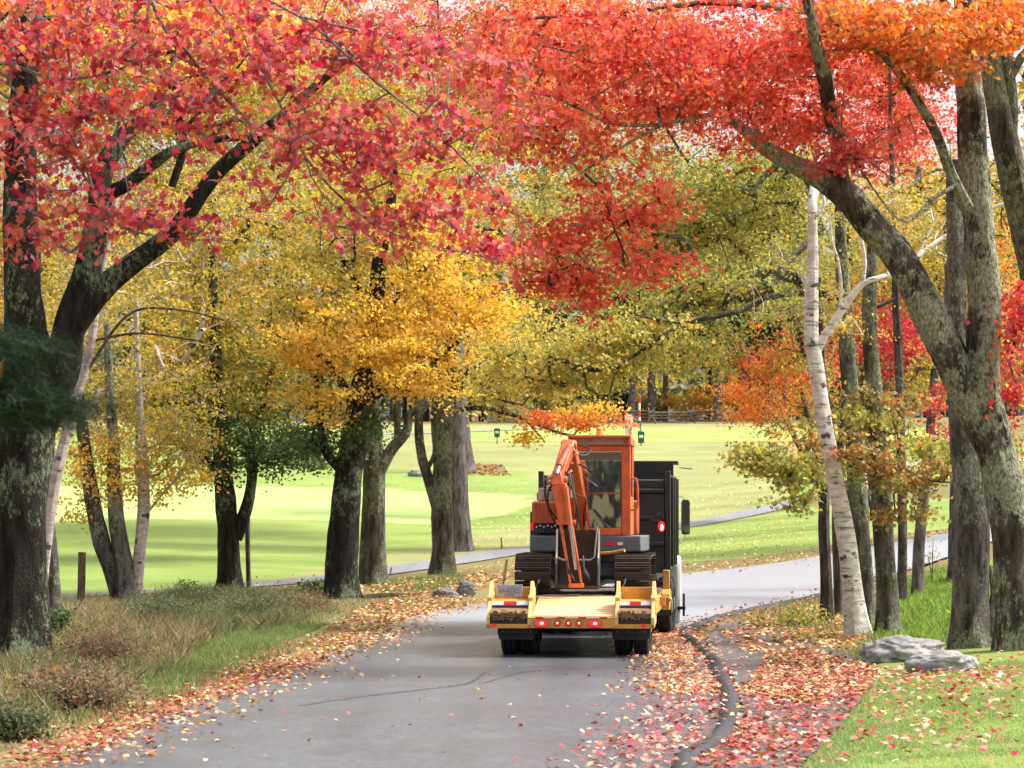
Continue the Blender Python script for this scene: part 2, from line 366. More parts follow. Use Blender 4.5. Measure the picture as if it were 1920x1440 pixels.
def build_ground():
    xs = np.unique(np.r_[np.arange(-30, 30.01, .4), np.linspace(30, 60, 25), np.linspace(60, 1500, 14), -np.linspace(30, 60, 25), -np.linspace(60, 1500, 14)])
    ys = np.unique(np.r_[np.arange(-2, 240, .5), np.arange(240, 320, 4), np.linspace(320, 2400, 16), np.linspace(-1200, -2, 10)])
    Xg, Yg = np.meshgrid(xs, ys); x, y = Xg.ravel(), Yg.ravel(); z = hgt(x, y)
    m = inpoly(x, y, road_poly) | inpoly(x, y, apron_poly); z[m] -= .12
    c = np.tile(Zc['verge'], (len(x), 1))
    nx = x + (vnoise(x, y, 3, 1) - .5) * .8; ny = y + (vnoise(x, y, 4, 2) - .5) * 2.0
    for pts, k in zones:
        mm = inpoly(nx, ny, gpoly(pts)); c[mm] = Zc[k]
    c[y > 233] = Zc['woods']
    f = vnoise(x, y, 1.7, 3)[:, None]; c = c * (.85 + .3 * f)
    st = (np.sin(y * .9 + vnoise(x, y, 20, 9) * 3) > 0)[:, None] * .06 + .97     # mowing stripes
    c = np.where((y > 95)[:, None], c * st, c)
    nxn, nyn = len(xs), len(ys); i = np.arange(nxn*nyn).reshape(nyn, nxn)
    q = np.stack([i[:-1, :-1], i[:-1, 1:], i[1:, 1:], i[1:, :-1]], -1).reshape(-1, 4)
    me = np_mesh("ground", np.c_[x, y, z], q.ravel(), np.arange(len(q))*4, c)
    me.polygons.foreach_set("use_smooth", [True]*len(q))
    return tag(link("ground", me, mat_ground("grass_ground")), "rolling grass ground with golf course beyond the road", kind='structure')
def strip(name, L, R, mat, off, nx=14, label=None, crown=0.):
    n = len(L); t = np.linspace(0, 1, nx)
    g = L[:, None] * (1 - t)[None, :, None] + R[:, None] * t[None, :, None]
    x, y = g[..., 0].ravel(), g[..., 1].ravel(); z = hgt(x, y) + off + np.tile(crown * np.sin(t*np.pi), n)
    i = np.arange(n*nx).reshape(n, nx); q = np.stack([i[:-1, :-1], i[:-1, 1:], i[1:, 1:], i[1:, :-1]], -1).reshape(-1, 4)
    me = np_mesh(name, np.c_[x, y, z], q.ravel(), np.arange(len(q))*4); me.polygons.foreach_set("use_smooth", [True]*len(q))
    return tag(link(name, me, mat), label, kind='structure')
build_ground()
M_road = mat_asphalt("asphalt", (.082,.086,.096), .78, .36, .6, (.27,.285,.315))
M_berm = mat_asphalt("asphalt_berm", (.032,.033,.037), .7, .75, .3)
M_apron = mat_asphalt("worn_asphalt", (.10,.095,.092), .8, .8, .3)
M_path = mat_asphalt("path_asphalt", (.20,.20,.215), .9, .7, .3)
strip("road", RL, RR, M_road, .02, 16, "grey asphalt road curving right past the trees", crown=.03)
# apron: fan of the polygon laid as a fine grid clipped to its outline
def poly_sheet(name, poly, mat, off, step, label):
    lo, hi = poly.min(0), poly.max(0); sx, sy = step
    xs = np.arange(lo[0]-sx, hi[0]+sx, sx); ys = np.arange(lo[1]-sy, hi[1]+sy, sy); Xg, Yg = np.meshgrid(xs, ys)
    x, y = Xg.ravel(), Yg.ravel(); n = len(xs); i = np.arange(len(x)).reshape(len(ys), n)
    q = np.stack([i[:-1, :-1], i[:-1, 1:], i[1:, 1:], i[1:, :-1]], -1).reshape(-1, 4)
    cx, cy = x[q].mean(1), y[q].mean(1); q = q[inpoly(cx, cy, poly)]
    me = np_mesh(name, np.c_[x, y, hgt(x, y) + off], q.ravel(), np.arange(len(q))*4); me.polygons.foreach_set("use_smooth", [True]*len(q))
    return tag(link(name, me, mat), label, kind='structure')
poly_sheet("apron", apron_poly, M_apron, .012, (.05, .1), "worn asphalt apron under fallen leaves beside the road")
# raised dark asphalt berm along the right edge
def berm():
    c = RR[(RR[:, 1] > 15) & (RR[:, 1] < 84)]; d = np.gradient(c, axis=0); nrm = unit(np.c_[d[:, 1], -d[:, 0]])
    prof = [(-.09, .018), (-.065, .05), (-.03, .085), (.02, .10), (.06, .092), (.10, .065), (.14, .02), (.16, -.1)]
    rows = []
    for o, h in prof:
        q = c + nrm * (o + .02*(vnoise(c[:, 0], c[:, 1], .6, 5)-.5)[:, None]); rows.append(np.c_[q, hgt(q[:, 0], q[:, 1]) + h * (1 + .25*(vnoise(q[:,0], q[:,1], .8, 6) - .5))])
    g = np.stack(rows, 1); n, k = g.shape[:2]; i = np.arange(n*k).reshape(n, k)
    q = np.stack([i[:-1, :-1], i[:-1, 1:], i[1:, 1:], i[1:, :-1]], -1).reshape(-1, 4)
    me = np_mesh("kerb", g.reshape(-1, 3), q.ravel(), np.arange(len(q))*4); me.polygons.foreach_set("use_smooth", [True]*len(q))
    tag(link("kerb", me, M_berm), "dark rounded asphalt berm along the road's right edge", kind='structure')
berm()
def path(name, pxs, w, mat, label):
    c = catmull([ghit(*q)[:2] for q in pxs], 12); d = np.gradient(c, axis=0); n = unit(np.c_[-d[:, 1], d[:, 0]])
    return strip(name, c + n*w/2, c - n*w/2, mat, .035, 6, label)
path("path", [(-300,1150),(0,1128),(100,1120),(250,1113),(400,1104),(520,1095),(620,1086),(740,1070),(850,1053),(985,1031),(1120,1010),(1290,985),(1400,964),(1500,941),(1620,915)], 2.3, M_path, "pale asphalt cart path crossing the golf course")
path("gravel_path", [(1560,925),(1620,900),(1690,872),(1800,866),(2000,862)], 2.2, mat_asphalt("pink_gravel", (.42,.34,.30), .85, .9, .1), "pinkish gravel path behind the trees on the right")
path("upper_path", [(700,815),(860,810),(960,806),(1060,801)], 1.6, mat_asphalt("grey_gravel", (.28,.26,.25), .85, .9, .1), "narrow grey path across the upper golf course")

# ------------------------------------------------------------------ leaves on the ground, grasses
PAL_FALL_R = [(.56,.14,.13,3),(.66,.34,.26,3),(.45,.03,.04,3),(.70,.46,.34,1),(.58,.07,.09,2),(.56,.24,.05,1)]
PAL_FALL_Y = [(.68,.45,.25,3),(.66,.40,.05,2),(.56,.18,.04,2),(.66,.48,.28,2),(.36,.13,.05,2)]
PAL_FALL_B = [(.26,.11,.05,4),(.42,.15,.04,2),(.50,.27,.13,2),(.32,.04,.03,2),(.55,.38,.07,1)]
M_leaf = mat_leaf("leaf", .56); M_litter = mat_leaf("fallen_leaf", .15, .8, .06); M_grass = mat_leaf("grass_blade", .4, .6)
def litter(name, parts, label):
    P_, N_, S_, C_ = [], [], [], []
    for poly, n, pal, sz, lift in parts:
        xy = sample_poly(poly, int(n)) if not isinstance(poly, tuple) else poly[0]; n = len(xy)
        nr = unit(np.c_[rng.normal(0, .38, n), rng.normal(0, .38, n), np.ones(n)])
        P_.append(np.c_[xy, hgt(xy[:,0], xy[:,1]) + lift + rng.uniform(0.005, .03, n)]); N_.append(nr); S_.append(rng.uniform(.75, 1.2, n)*sz); C_.append(pick(pal, n, .18))
    return tag(scatter(name, SH_MAPLE, np.vstack(P_), np.vstack(N_), np.concatenate(S_), np.vstack(C_), M_litter), label, 'leaves', kind='stuff')
def along(curve, y0, y1, n, mean, sd, side):
    """points spread beside a curve; side +1 = right of it"""
    c = curve[(curve[:, 1] > y0) & (curve[:, 1] < y1)]; d = np.gradient(c, axis=0); nr = unit(np.c_[d[:, 1], -d[:, 0]])
    i = rng.integers(0, len(c)-1, n); t = rng.random((n, 1)); q = c[i]*(1-t) + c[i+1]*t
    return (q + nr[i] * side * rng.normal(mean, sd, (n, 1)),)
far_c = catmull([ghit(*q)[:2] for q in [(400,1125),(620,1110),(760,1100),(900,1085),(985,1075)]], 6)
litter("fallen_leaves", [
 (gpoly([(1230,1440),(1300,1425),(1395,1340),(1420,1260),(1500,1225),(1640,1262),(1600,1330),(1520,1420),(1490,1450)]), 3300, PAL_FALL_R + PAL_FALL_B[:2], .068, .03),
 (gpoly([(1390,1300),(1440,1225),(1540,1225),(1650,1255),(1620,1310),(1500,1330)]), 3500, PAL_FALL_Y + PAL_FALL_B[:2], .068, .03),
 (gpoly([(1500,1440),(1620,1310),(1640,1250),(1700,1240),(1920,1225),(1920,1440)]), 380, PAL_FALL_R, .07, .05),
 (gpoly([(1600,1320),(1560,1250),(1700,1260),(1800,1250),(1920,1260),(1920,1330),(1700,1400)]), 650, PAL_FALL_R + PAL_FALL_Y, .07, .06),
 (gpoly([(1400,1235),(1350,1190),(1460,1155),(1560,1135),(1640,1190),(1600,1225),(1500,1225)]), 2200, PAL_FALL_B + PAL_FALL_Y, .085, .05),
 (along(RR, 15, 56, 3000, .42, .40, -1), 0, PAL_FALL_R + PAL_FALL_Y[:1], .065, .035),
 (along(RR, 36, 58, 2400, .5, .34, -1), 0, PAL_FALL_Y, .065, .035),
 (along(RR, 56, 100, 900, -.3, .5, -1), 0, PAL_FALL_B, .08, .05),
 (along(RR, 20, 60, 160, .02, .09, 1), 0, PAL_FALL_R + PAL_FALL_Y, .065, .10),
 (along(RL, 20, 46, 2000, -.15, .26, 1), 0, PAL_FALL_R + PAL_FALL_B + PAL_FALL_B, .066, .04),
 (along(RL, 40, 82, 1900, -.2, .32, 1), 0, PAL_FALL_Y + PAL_FALL_B, .08, .04),
 (along(RL, 20, 82, 1500, .3, .35, 1), 0, PAL_FALL_Y, .065, .035),
 (along(RL, 82, 110, 900, -.5, .7, 1), 0, PAL_FALL_Y + PAL_FALL_B, .09, .05),
 (along(far_c, 50, 140, 2000, 0, 1.6, 1), 0, PAL_FALL_Y + PAL_FALL_B, .085, .05),
 (gpoly([(620,1180),(700,1130),(900,1090),(980,1080),(900,1110),(760,1165)]), 1500, PAL_FALL_B + PAL_FALL_Y, .085, .05),
 (gpoly([(850,1075),(985,1045),(1500,960),(1530,1030),(1300,1065),(985,1090)]), 1700, [(.60,.50,.22,1),(.50,.36,.10,1)], .075, .05),
 (gpoly([(740,900),(980,900),(1500,900),(1500,935),(1290,975),(985,1020),(860,1035)]), 1500, [(.85,.75,.35,1),(.75,.55,.15,1)], .09, .04),
 (gpoly([(880,870),(850,890),(960,893),(940,872)]), 900, PAL_FALL_B, .13, .03),
 (gpoly([(200,1440),(1250,1440),(1250,1260),(600,1250)]), 90, PAL_FALL_R, .06, .035),
], "red, pink and yellow fallen leaves lying along both road edges")

def grass_patch(name, specs, label):
    xy, h, w, c = [], [], [], []
    for poly, n, hm, wm, pal in specs:
        p = sample_poly(poly, n); k = vnoise(p[:,0], p[:,1], .8, 11); keep = rng.random(len(p)) < (.25 + k); p = p[keep]; k = k[keep]
        keep = ~(inpoly(p[:,0], p[:,1], road_poly) | inpoly(p[:,0], p[:,1], apron_poly)); p = p[keep]; k = k[keep]
        xy.append(p); h.append(hm * .72 * rng.uniform(.3, 1.35, len(p)) * (.35 + 1.1*k)); w.append(np.full(len(p), wm)); c.append(pick(pal, len(p), .2))
    return tag(blades(name, np.vstack(xy), np.concatenate(h), np.concatenate(w), np.vstack(c), M_grass, .5), label, 'grass', kind='stuff')
TAN = [(.42,.27,.14,3),(.52,.38,.22,2),(.28,.20,.09,1),(.34,.17,.09,1)]; OLV = [(.10,.13,.04,3),(.15,.17,.06,2),(.28,.24,.10,1),(.08,.11,.04,1)]; GRN = [(.14,.22,.05,3),(.22,.32,.08,2),(.30,.30,.10,1)]
LWN = [(.22,.34,.07,3),(.28,.40,.10,3),(.36,.42,.17,2)]
grass_patch("verge_grass", [
 (gpoly([(-150,1310),(0,1225),(120,1165),(260,1125),(600,1115),(640,1150),(420,1250),(200,1340),(-150,1440)]), 26000, .16, .012, GRN + OLV[:2]),
 (gpoly([(-150,1290),(0,1230),(150,1180),(320,1200),(330,1260),(150,1330),(-150,1420)]), 17000, .36, .010, TAN + OLV + GRN[:2]),
 (gpoly([(90,1185),(160,1135),(260,1150),(420,1195),(330,1250),(200,1235)]), 13000, .38, .010, TAN + OLV),
 (gpoly([(230,1150),(330,1110),(480,1112),(500,1150),(430,1200),(300,1190)]), 17000, .36, .014, OLV),
 (gpoly([(400,1165),(420,1110),(560,1110),(620,1140),(560,1170),(470,1195)]), 15000, .32, .014, OLV + TAN[:1] + GRN[:1]),
 (gpoly([(240,1260),(330,1200),(500,1185),(620,1170),(520,1215),(420,1260),(300,1320)]), 22000, .13, .014, GRN),
 (gpoly([(-150,1330),(100,1290),(300,1250),(560,1200),(700,1150),(620,1190),(420,1290),(200,1370),(-150,1440)]), 14000, .12, .014, GRN + TAN + PAL_FALL_B[:1]),
 (gpoly([(560,1170),(640,1125),(760,1110),(900,1090),(850,1115),(700,1160)]), 9000, .10, .018, GRN + TAN),
 (gpoly([(690,1108),(740,1092),(860,1080),(880,1092),(800,1112)]), 7000, .16, .02, GRN),
 (gpoly([(-300,1150),(0,1130),(250,1116),(500,1105),(500,1122),(150,1142),(-300,1190)]), 9000, .22, .02, GRN + TAN),
], "tall dry tan and olive grasses on the left road verge")
grass_patch("lawn_grass", [
 (gpoly([(1480,1475),(1560,1380),(1620,1310),(1645,1262),(1700,1250),(2050,1235),(2150,1500)]), 110000, .055, .009, LWN),
 (gpoly([(1430,1195),(1400,1170),(1560,1150),(1640,1200),(1640,1235),(1560,1222)]), 12000, .12, .014, GRN + TAN),
], "short mown bright green grass on the near right lawn")
grass_patch("undergrowth", [
 (gpoly([(1600,1195),(1690,1085),(1790,1060),(1900,1070),(1980,1150),(1940,1212),(1740,1214)]), 26000, .22, .03, [(.18,.28,.03,3),(.25,.34,.04,2),(.12,.2,.03,1)]),
 (gpoly([(1380,1160),(1540,1122),(1640,1090),(1660,1180),(1560,1190),(1440,1190)]), 9000, .16, .02, GRN + TAN + PAL_FALL_B[:2]),
], "green ground cover under the trees right of the road")

def crack(pxs, w, label):
    c = catmull([ghit(*q)[:2] for q in pxs], 14); c += rng.normal(0, .012, c.shape); d = np.gradient(c, axis=0); nn = unit(np.c_[-d[:, 1], d[:, 0]]); ww = (w * rng.uniform(.4, 1.2, len(c)))[:, None]
    A, B = c + nn*ww/2, c - nn*ww/2; t = 1
    def z(q): return hgt(q[:,0], q[:,1]) + .055
    co = np.c_[np.r_[A, B], np.r_[z(A), z(B)]]; n = len(c); i = np.arange(n-1); q = np.stack([i, i+1, n+i+1, n+i], 1)
    tag(link("road_crack", np_mesh("road_crack", co, q.ravel(), np.arange(len(q))*4), M_tar), label, kind='structure')
M_tar = mat_asphalt("tar_seal", (.045,.045,.05), .8, .4, .4)
crack([(560,1330),(690,1312),(800,1300),(880,1288),(908,1268)], .05, "dark tar-sealed crack curving across the near road")
crack([(620,1188),(700,1180),(790,1178),(850,1183)], .03, "thin crack near the left road edge")
crack([(900,1290),(1000,1265),(1120,1262)], .025, "hairline crack behind the trailer")
# ------------------------------------------------------------------ trees
BK_maple = mat_bark("bark_dark", (.010,.008,.007), (.040,.033,.028), (.17,.20,.12), .38, 7)
BK_lich = mat_bark("bark_lichen", (.018,.015,.013), (.11,.085,.07), (.29,.30,.20), .70, 6)
BK_lich2 = mat_bark("bark_mossy", (.03,.027,.02), (.13,.115,.09), (.20,.215,.13), .58, 6)
BK_grey = mat_bark("bark_grey", (.04,.034,.03), (.20,.17,.15), (.27,.28,.20), .60, 7)
BK_pine = mat_bark("bark_pine", (.06,.048,.048), (.22,.18,.175), (.3,.28,.26), .2, 9)
BK_thin = mat_bark("bark_thin", (.03,.025,.022), (.14,.11,.10), (.26,.27,.20), .3, 9)
BK_twig = mat_bark("bark_twig_grey", (.12,.11,.10), (.42,.40,.38), (.45,.46,.42), .35, 12)
BK_birch = mat_birch("bark_birch"); BK_birch2 = mat_birch("bark_birch_dull", (.48,.42,.38))

def trunk_tube(mb, pts, rad, n=18, flare=True, rough=.10, seed=0):
    """pts world points, rad radii: smooth, bumpy tube"""
    k = 7; A = catmull(np.c_[pts, rad], k); L = np.r_[0, np.cumsum(np.linalg.norm(np.diff(A[:, :3], axis=0), axis=1))]
    m = max(6, int(L[-1] / .16)); s = np.linspace(0, L[-1], m); Q = np.array([np.interp(s, L, A[:, j]) for j in range(4)]).T
    if flare: Q[:, 3] *= 1 + .22 * np.exp(-np.maximum(s - .25, 0) / .28)
    n0 = len(mb.v); a = None
    for i in range(m):
        p = Vector(Q[i, :3]); d = Vector(Q[min(i+1, m-1), :3] - Q[max(i-1, 0), :3]).normalized()
        a = (Vector((1, 0, 0)) if abs(d.x) < .9 else Vector((0, 1, 0))) if a is None else a
        a = (a - d * a.dot(d)).normalized(); b = d.cross(a)
        for j in range(n):
            t = 2*math.pi*j/n; r = Q[i, 3]; u = math.cos(t); v = math.sin(t)
            nz = mnoise.noise(Vector((u*1.3 + seed, v*1.3, s[i]*.55))) * .13 + mnoise.noise(Vector((u*3.5 + seed, v*3.5, s[i]*1.6))) * rough
            if flare and s[i] < 1.0: nz += (1 - s[i]) * .14 * math.cos(5*t + seed)
            r = r * (1 + nz)
            mb.v.append(tuple(p + (a*u + b*v) * r))
    for i in range(m-1):
        for j in range(n):
            q = n0 + i*n; mb.f.append((q+j, q+(j+1) % n, q+n+(j+1) % n, q+n+j)); mb.m.append(0)
    mb.f.append(tuple(n0+(m-1)*n+j for j in range(n))); mb.m.append(0)
    return Q

PAL = dict(
 pink=[(.66,.11,.13,4),(.52,.05,.07,4),(.78,.24,.24,1.2),(.72,.18,.05,1.5),(.36,.015,.05,2),(.74,.34,.08,.7)],
 coral=[(.80,.15,.08,4),(.76,.10,.07,3),(.82,.26,.12,2),(.66,.05,.04,1)],
 red=[(.70,.08,.06,4),(.76,.17,.07,4),(.80,.17,.15,3),(.56,.03,.03,2),(.78,.30,.10,1)],
 orange=[(.74,.21,.04,4),(.78,.14,.05,3),(.72,.34,.06,3),(.45,.28,.06,1)],
 rust=[(.50,.20,.05,3),(.40,.24,.06,3),(.24,.23,.06,4),(.56,.30,.06,1)],
 gold=[(.80,.51,.045,5),(.76,.41,.035,3),(.82,.56,.08,3),(.70,.42,.04,2)],
 yellow=[(.60,.43,.05,4),(.46,.36,.04,3),(.30,.29,.05,3),(.70,.42,.05,2),(.60,.26,.04,1),(.16,.17,.04,1)],
 ygreen=[(.38,.37,.06,4),(.27,.29,.05,3),(.52,.43,.08,3),(.54,.33,.06,1),(.16,.19,.04,2)],
 olive=[(.30,.33,.06,4),(.42,.38,.06,3),(.58,.42,.06,2),(.20,.24,.05,2),(.60,.30,.05,1)],
 golive=[(.62,.46,.07,4),(.50,.42,.07,3),(.34,.34,.06,3),(.66,.36,.05,2)],
 dgreen=[(.07,.13,.04,4),(.10,.16,.04,3),(.05,.09,.03,2),(.16,.20,.05,1)],
 crimson=[(.55,.03,.05,3),(.66,.10,.10,3),(.60,.20,.05,1),(.40,.03,.03,1)],
 pine=[(.03,.055,.03,3),(.042,.07,.038,2),(.02,.035,.02,1)],
)
def tree(name, label, cat, base, stems, bark, blobs, leaf=.11, shape=SH_SIX, per=55, spread=.42, group=None,
         Y=None, twigr=.006, twigbark=None, nrm_bias=.5, sag=0.0, bare=0, mixpal=.25, seed=0, maxreach=None, tw_scale=1.0, alt=None):
    """base: photo foot of the trunk; stems: lists of (photo col, row, width px[, dY]); blobs: (col,row,rx,ry,dY,depth m,clusters,palette)"""
    g = ghit(*base) if Y is None else np.array([(base[0]-960)*Y/F, Y, 0.]); 
    if Y is not None: g[2] = hz(g[0], Y)
    Y0 = g[1]; root = empty(name, tuple(g), 0, label, cat, group)
    mb = MB(); nodes, nrad = [], []
    for si, st in enumerate(stems):
        pts = [P(q[0], q[1], Y0 + (q[3] if len(q) > 3 else 0)) - g for q in st]; rad = [q[2] * Y0 / F / 2 * .9 for q in st]
        if si == 0: pts[0] = np.array([pts[0][0], 0, -.25])
        fl = si == 0 and st[0][2] * Y0 / F > .22
        am = MB() if alt and si in alt else None
        Q = trunk_tube(am or mb, np.array(pts), np.array(rad), 20 if rad[0] > .15 else 10, fl, .12 if rad[0] > .12 else .06, seed + si*3.1)
        nodes.append(Q[::2, :3]); nrad.append(Q[::2, 3])
        if am: am.build("stem", alt[si], root)
    nodes = np.vstack(nodes); nrad = np.concatenate(nrad)
    if not blobs:
        mb.build("trunk", bark, root); return root
    C_, PL = [], []
    for (cx, cy, rx, ry, dy, dep, nc, pal) in blobs:
        Yb = Y0 + dy; c = P(cx, cy, Yb) - g; r = np.array([rx * Yb / F, dep, ry * Yb / F])
        u = unit(rng.normal(size=(nc, 3))); k3 = rng.integers(1, 9999); lump = np.array([mnoise.noise(Vector(q)*1.9 + Vector((k3, 0, 0))) for q in u])[:, None]
        u = u * rng.random((nc, 1)) ** (1/2.4) * (1 + .75*lump); out = rng.random(nc) < .2; u[out] *= rng.uniform(1.0, 1.5, (out.sum(), 1)); C_.append(c + u * r); PL += [pal]*nc
    C_ = np.vstack(C_); n = len(C_)
    ok = nodes[:, 2] > .25 * max(1., nodes[:, 2].max() * .3)
    NP = list(nodes[ok]); par = [-1]*len(NP); NR = list(nrad[ok]); nb = len(NP)
    arr = np.zeros((nb + 2*n + 5, 3)); arr[:nb] = NP; cnt = nb
    dist = np.array([np.min(np.linalg.norm(arr[:nb] - c, axis=1)) for c in C_])
    ends = {}
    for i in np.argsort(dist):
        c = C_[i]; d = np.linalg.norm(arr[:cnt] - c, axis=1) + .35*np.maximum(0, arr[:cnt, 2] - c[2]); j = int(np.argmin(d)); L = np.linalg.norm(arr[j] - c)
        if maxreach and L > maxreach: continue
        if L > .5:
            mid = arr[j]*.5 + c*.5 + rng.normal(0, L*.08, 3); mid[2] += L * .07; arr[cnt] = mid; par.append(j); cnt += 1; j = cnt - 1
        arr[cnt] = c; par.append(j); cnt += 1; ends[i] = cnt - 1
    w = np.zeros(cnt); 
    for e in ends.values(): w[e] += 1
    for i in range(cnt-1, nb-1, -1): w[par[i]] += w[i]
    rr = twigr * np.power(np.maximum(w, 1), .48) * tw_scale
    # branch segments as 4-sided tapered tubes
    ii = np.arange(nb, cnt); pp = np.array(par)[nb:cnt]
    p1 = arr[ii]; p0 = arr[pp]; r1 = rr[ii]; r0 = np.where(pp < nb, np.minimum(r1*1.25, np.array(NR)[np.minimum(pp, nb-1)]*.8), np.minimum(rr[pp], r1*1.6))
    d = unit(p1 - p0); a = unit(np.cross(d, np.array([.3, .2, 1.0]))); b = np.cross(d, a); S = 5
    ang = np.arange(S)*2*np.pi/S; off = a[:, None]*np.cos(ang)[None, :, None] + b[:, None]*np.sin(ang)[None, :, None]
    vv = np.concatenate([p0[:, None] + off*r0[:, None, None], p1[:, None] + off*r1[:, None, None]*.92], 1).reshape(-1, 3)
    m = len(ii); k = np.arange(S); f = np.stack([k, (k+1) % S, S+(k+1) % S, S+k], 1)[None] + (np.arange(m)*2*S)[:, None, None] + len(mb.v)
    mb.v += [tuple(q) for q in vv.tolist()]; mb.f += [tuple(q) for q in f.reshape(-1, 4).tolist()]; mb.m += [1]*(m*S)
    mb.build("trunk", None, root, mats=[bark, twigbark or bark])
    # leaves
    idx = np.array(sorted(ends)); cen = C_[idx]; nc = len(idx)
    N = nc * per; ci = np.repeat(np.arange(nc), per)
    sc = rng.uniform(.5, 1.6, nc)[ci][:, None]
    pos = cen[ci] + rng.normal(0, 1, (N, 3)) * np.array([spread, spread, spread*.36]) * .86 * sc; pos[:, 2] -= sag * np.abs(rng.normal(0, 1, N)) * spread
    tw = rng.random(N) < .25; jj = np.array([ends[i] for i in idx]); pj = np.array(par)[jj]
    tt = rng.random((N, 1)); along_ = arr[jj][ci]*tt + arr[pj][ci]*(1-tt) + rng.normal(0, spread*.25, (N, 3)); pos[tw] = along_[tw]
    cp = np.zeros((nc, 3)); names = np.array(PL)[idx]
    col = np.zeros((N, 3)); lp = names[ci]
    for nm in set(PL):
        q = lp == nm; col[q] = pick(PAL[nm], q.sum(), .14); q2 = names == nm; cp[q2] = pick(PAL[nm], q2.sum(), .10)
    mx = rng.random((N, 1)) * (1 - mixpal) + mixpal*.3; col = col * (1-mx) + cp[ci] * mx
    nr = unit(unit(rng.normal(size=(N, 3))) + np.array([0, -.15, nrm_bias]))
    scatter("crown", shape, pos, nr, rng.uniform(.7, 1.2, N)*leaf, col, M_leaf, root)
    return root
# ---- left side
tree("maple_tree", "massive dark maple with forked black limbs at the far left of the road", "tree", (28,1238),
 [[(28,1238,150),(34,1120,118),(40,950,104),(52,820,112),(60,720,110),(45,600,84),(40,450,76),(38,300,66),(48,150,56),(60,-60,46)],
  [(75,800,70),(115,690,74),(130,610,66),(165,500,58),(185,400,52),(192,320,46,.5),(235,250,34,.8),(290,200,26,1.2),(330,60,22,1.5),(340,-80,18,1.5)],
  [(120,640,56),(175,560,54),(240,500,44),(320,440,38,-.3),(385,350,32,-.5),(430,300,30,-.6),(490,250,26,-.8),(560,190,20,-1),(640,120,14,-1)],
  [(190,370,34,.4),(240,345,30,.2),(290,305,26,0),(330,280,20,0),(400,262,16,0),(470,258,12,0)],
  [(322,350,16,.3),(345,270,17,.3),(330,200,14,.3),(318,130,12,.3),(335,40,10,.3)],
  [(345,240,9,.3),(375,210,9,.3),(395,165,8,.3)]],
 BK_maple, [(60,30,260,140,2,2.5,70,'orange'),(420,60,200,110,0,2,50,'gold')], leaf=.10, per=40, spread=.3, seed=1)
tree("lichen_tree", "pale lichen-covered trunk tucked behind the massive dark maple at far left", "tree", (102,1192),
 [[(102,1192,44),(92,1080,42),(84,950,38),(88,800,34),(96,650,28)]], BK_lich2, [], seed=2)
tree("birch_tree", "slender pinkish birch leaning right beside the massive dark maple", "tree", (68,1195),
 [[(68,1195,26),(84,1040,25),(104,900,23),(136,770,22),(168,660,20),(182,560,15),(205,440,12),(230,300,9)],
  [(160,700,7),(240,590,6),(330,580,4),(420,600,3)],[(170,640,6),(260,625,5),(380,640,3)]], BK_birch2,
 [(230,520,130,130,2,1.6,40,'yellow')], leaf=.08, per=40, spread=.3, seed=3, alt={1: BK_thin, 2: BK_thin})
tree("birch_clump", "clump of one dark and two pale stems rising from one foot, left verge", "tree", (240,1128),
 [[(226,1150,24),(212,1080,34),(188,1010,36),(172,930,34),(160,850,28),(150,760,22),(140,650,16)],
  [(243,1125,56),(236,1070,40),(222,1000,34),(214,920,30),(212,830,24),(205,720,18),(200,600,12)],
  [(256,1118,22),(262,1030,24),(268,950,22),(266,870,21),(262,780,18),(258,680,14),(255,560,10)],
  [(244,1090,12),(258,1050,12),(272,1000,12),(276,940,12),(272,850,10),(268,780,8)],
  [(276,962,6),(310,920,5),(345,885,4,-.5)]], BK_birch2,
 [(250,760,170,120,1,2.2,120,'yellow'),(210,880,110,80,0,1.4,60,'gold'),(330,830,80,50,0,1,24,'yellow'),(180,600,150,150,2,2.5,120,'yellow'),(330,900,70,45,0,1,14,'gold'),(300,860,60,50,0,1,16,'yellow'),(150,960,50,40,0,.8,6,'gold'),(380,500,220,230,6,3,230,'yellow')],
 leaf=.095, per=42, spread=.34, seed=4, alt={0: BK_thin, 1: BK_grey})
tree("maple_tree", "dark double-forked maple with green lower leaves, right of the birch clump", "tree", (430,1110),
 [[(430,1112,54),(428,1020,46),(424,940,42),(416,860,36),(412,780,32),(405,680,26),(400,560,20),(395,430,14)],
  [(440,1010,30),(462,950,26),(474,890,20),(480,820,16),(500,740,12),(520,640,9)],
  [(408,880,18),(370,850,15),(325,830,12),(285,800,9),(250,770,6)],
  [(480,850,9),(540,830,7),(600,850,5)]], BK_maple,
 [(400,740,180,90,0,2.5,110,'olive'),(560,850,80,50,-1,1.5,50,'dgreen'),(470,820,110,50,-.5,1.5,60,'dgreen'),(420,890,50,30,-.5,1,14,'dgreen'),(350,760,120,80,1,2,40,'dgreen'),(460,600,220,120,1,3,170,'yellow'),(560,720,90,90,0,2,60,'olive'),(480,430,230,140,3,3,190,'yellow')],
 leaf=.11, per=46, spread=.38, seed=5)
tree("sapling", "thin straight sapling standing right of the double-forked maple", "tree", (467,1104),
 [[(467,1106,11),(464,1000,10),(466,900,9),(470,800,7),(476,700,5)]], BK_thin, [], seed=6)
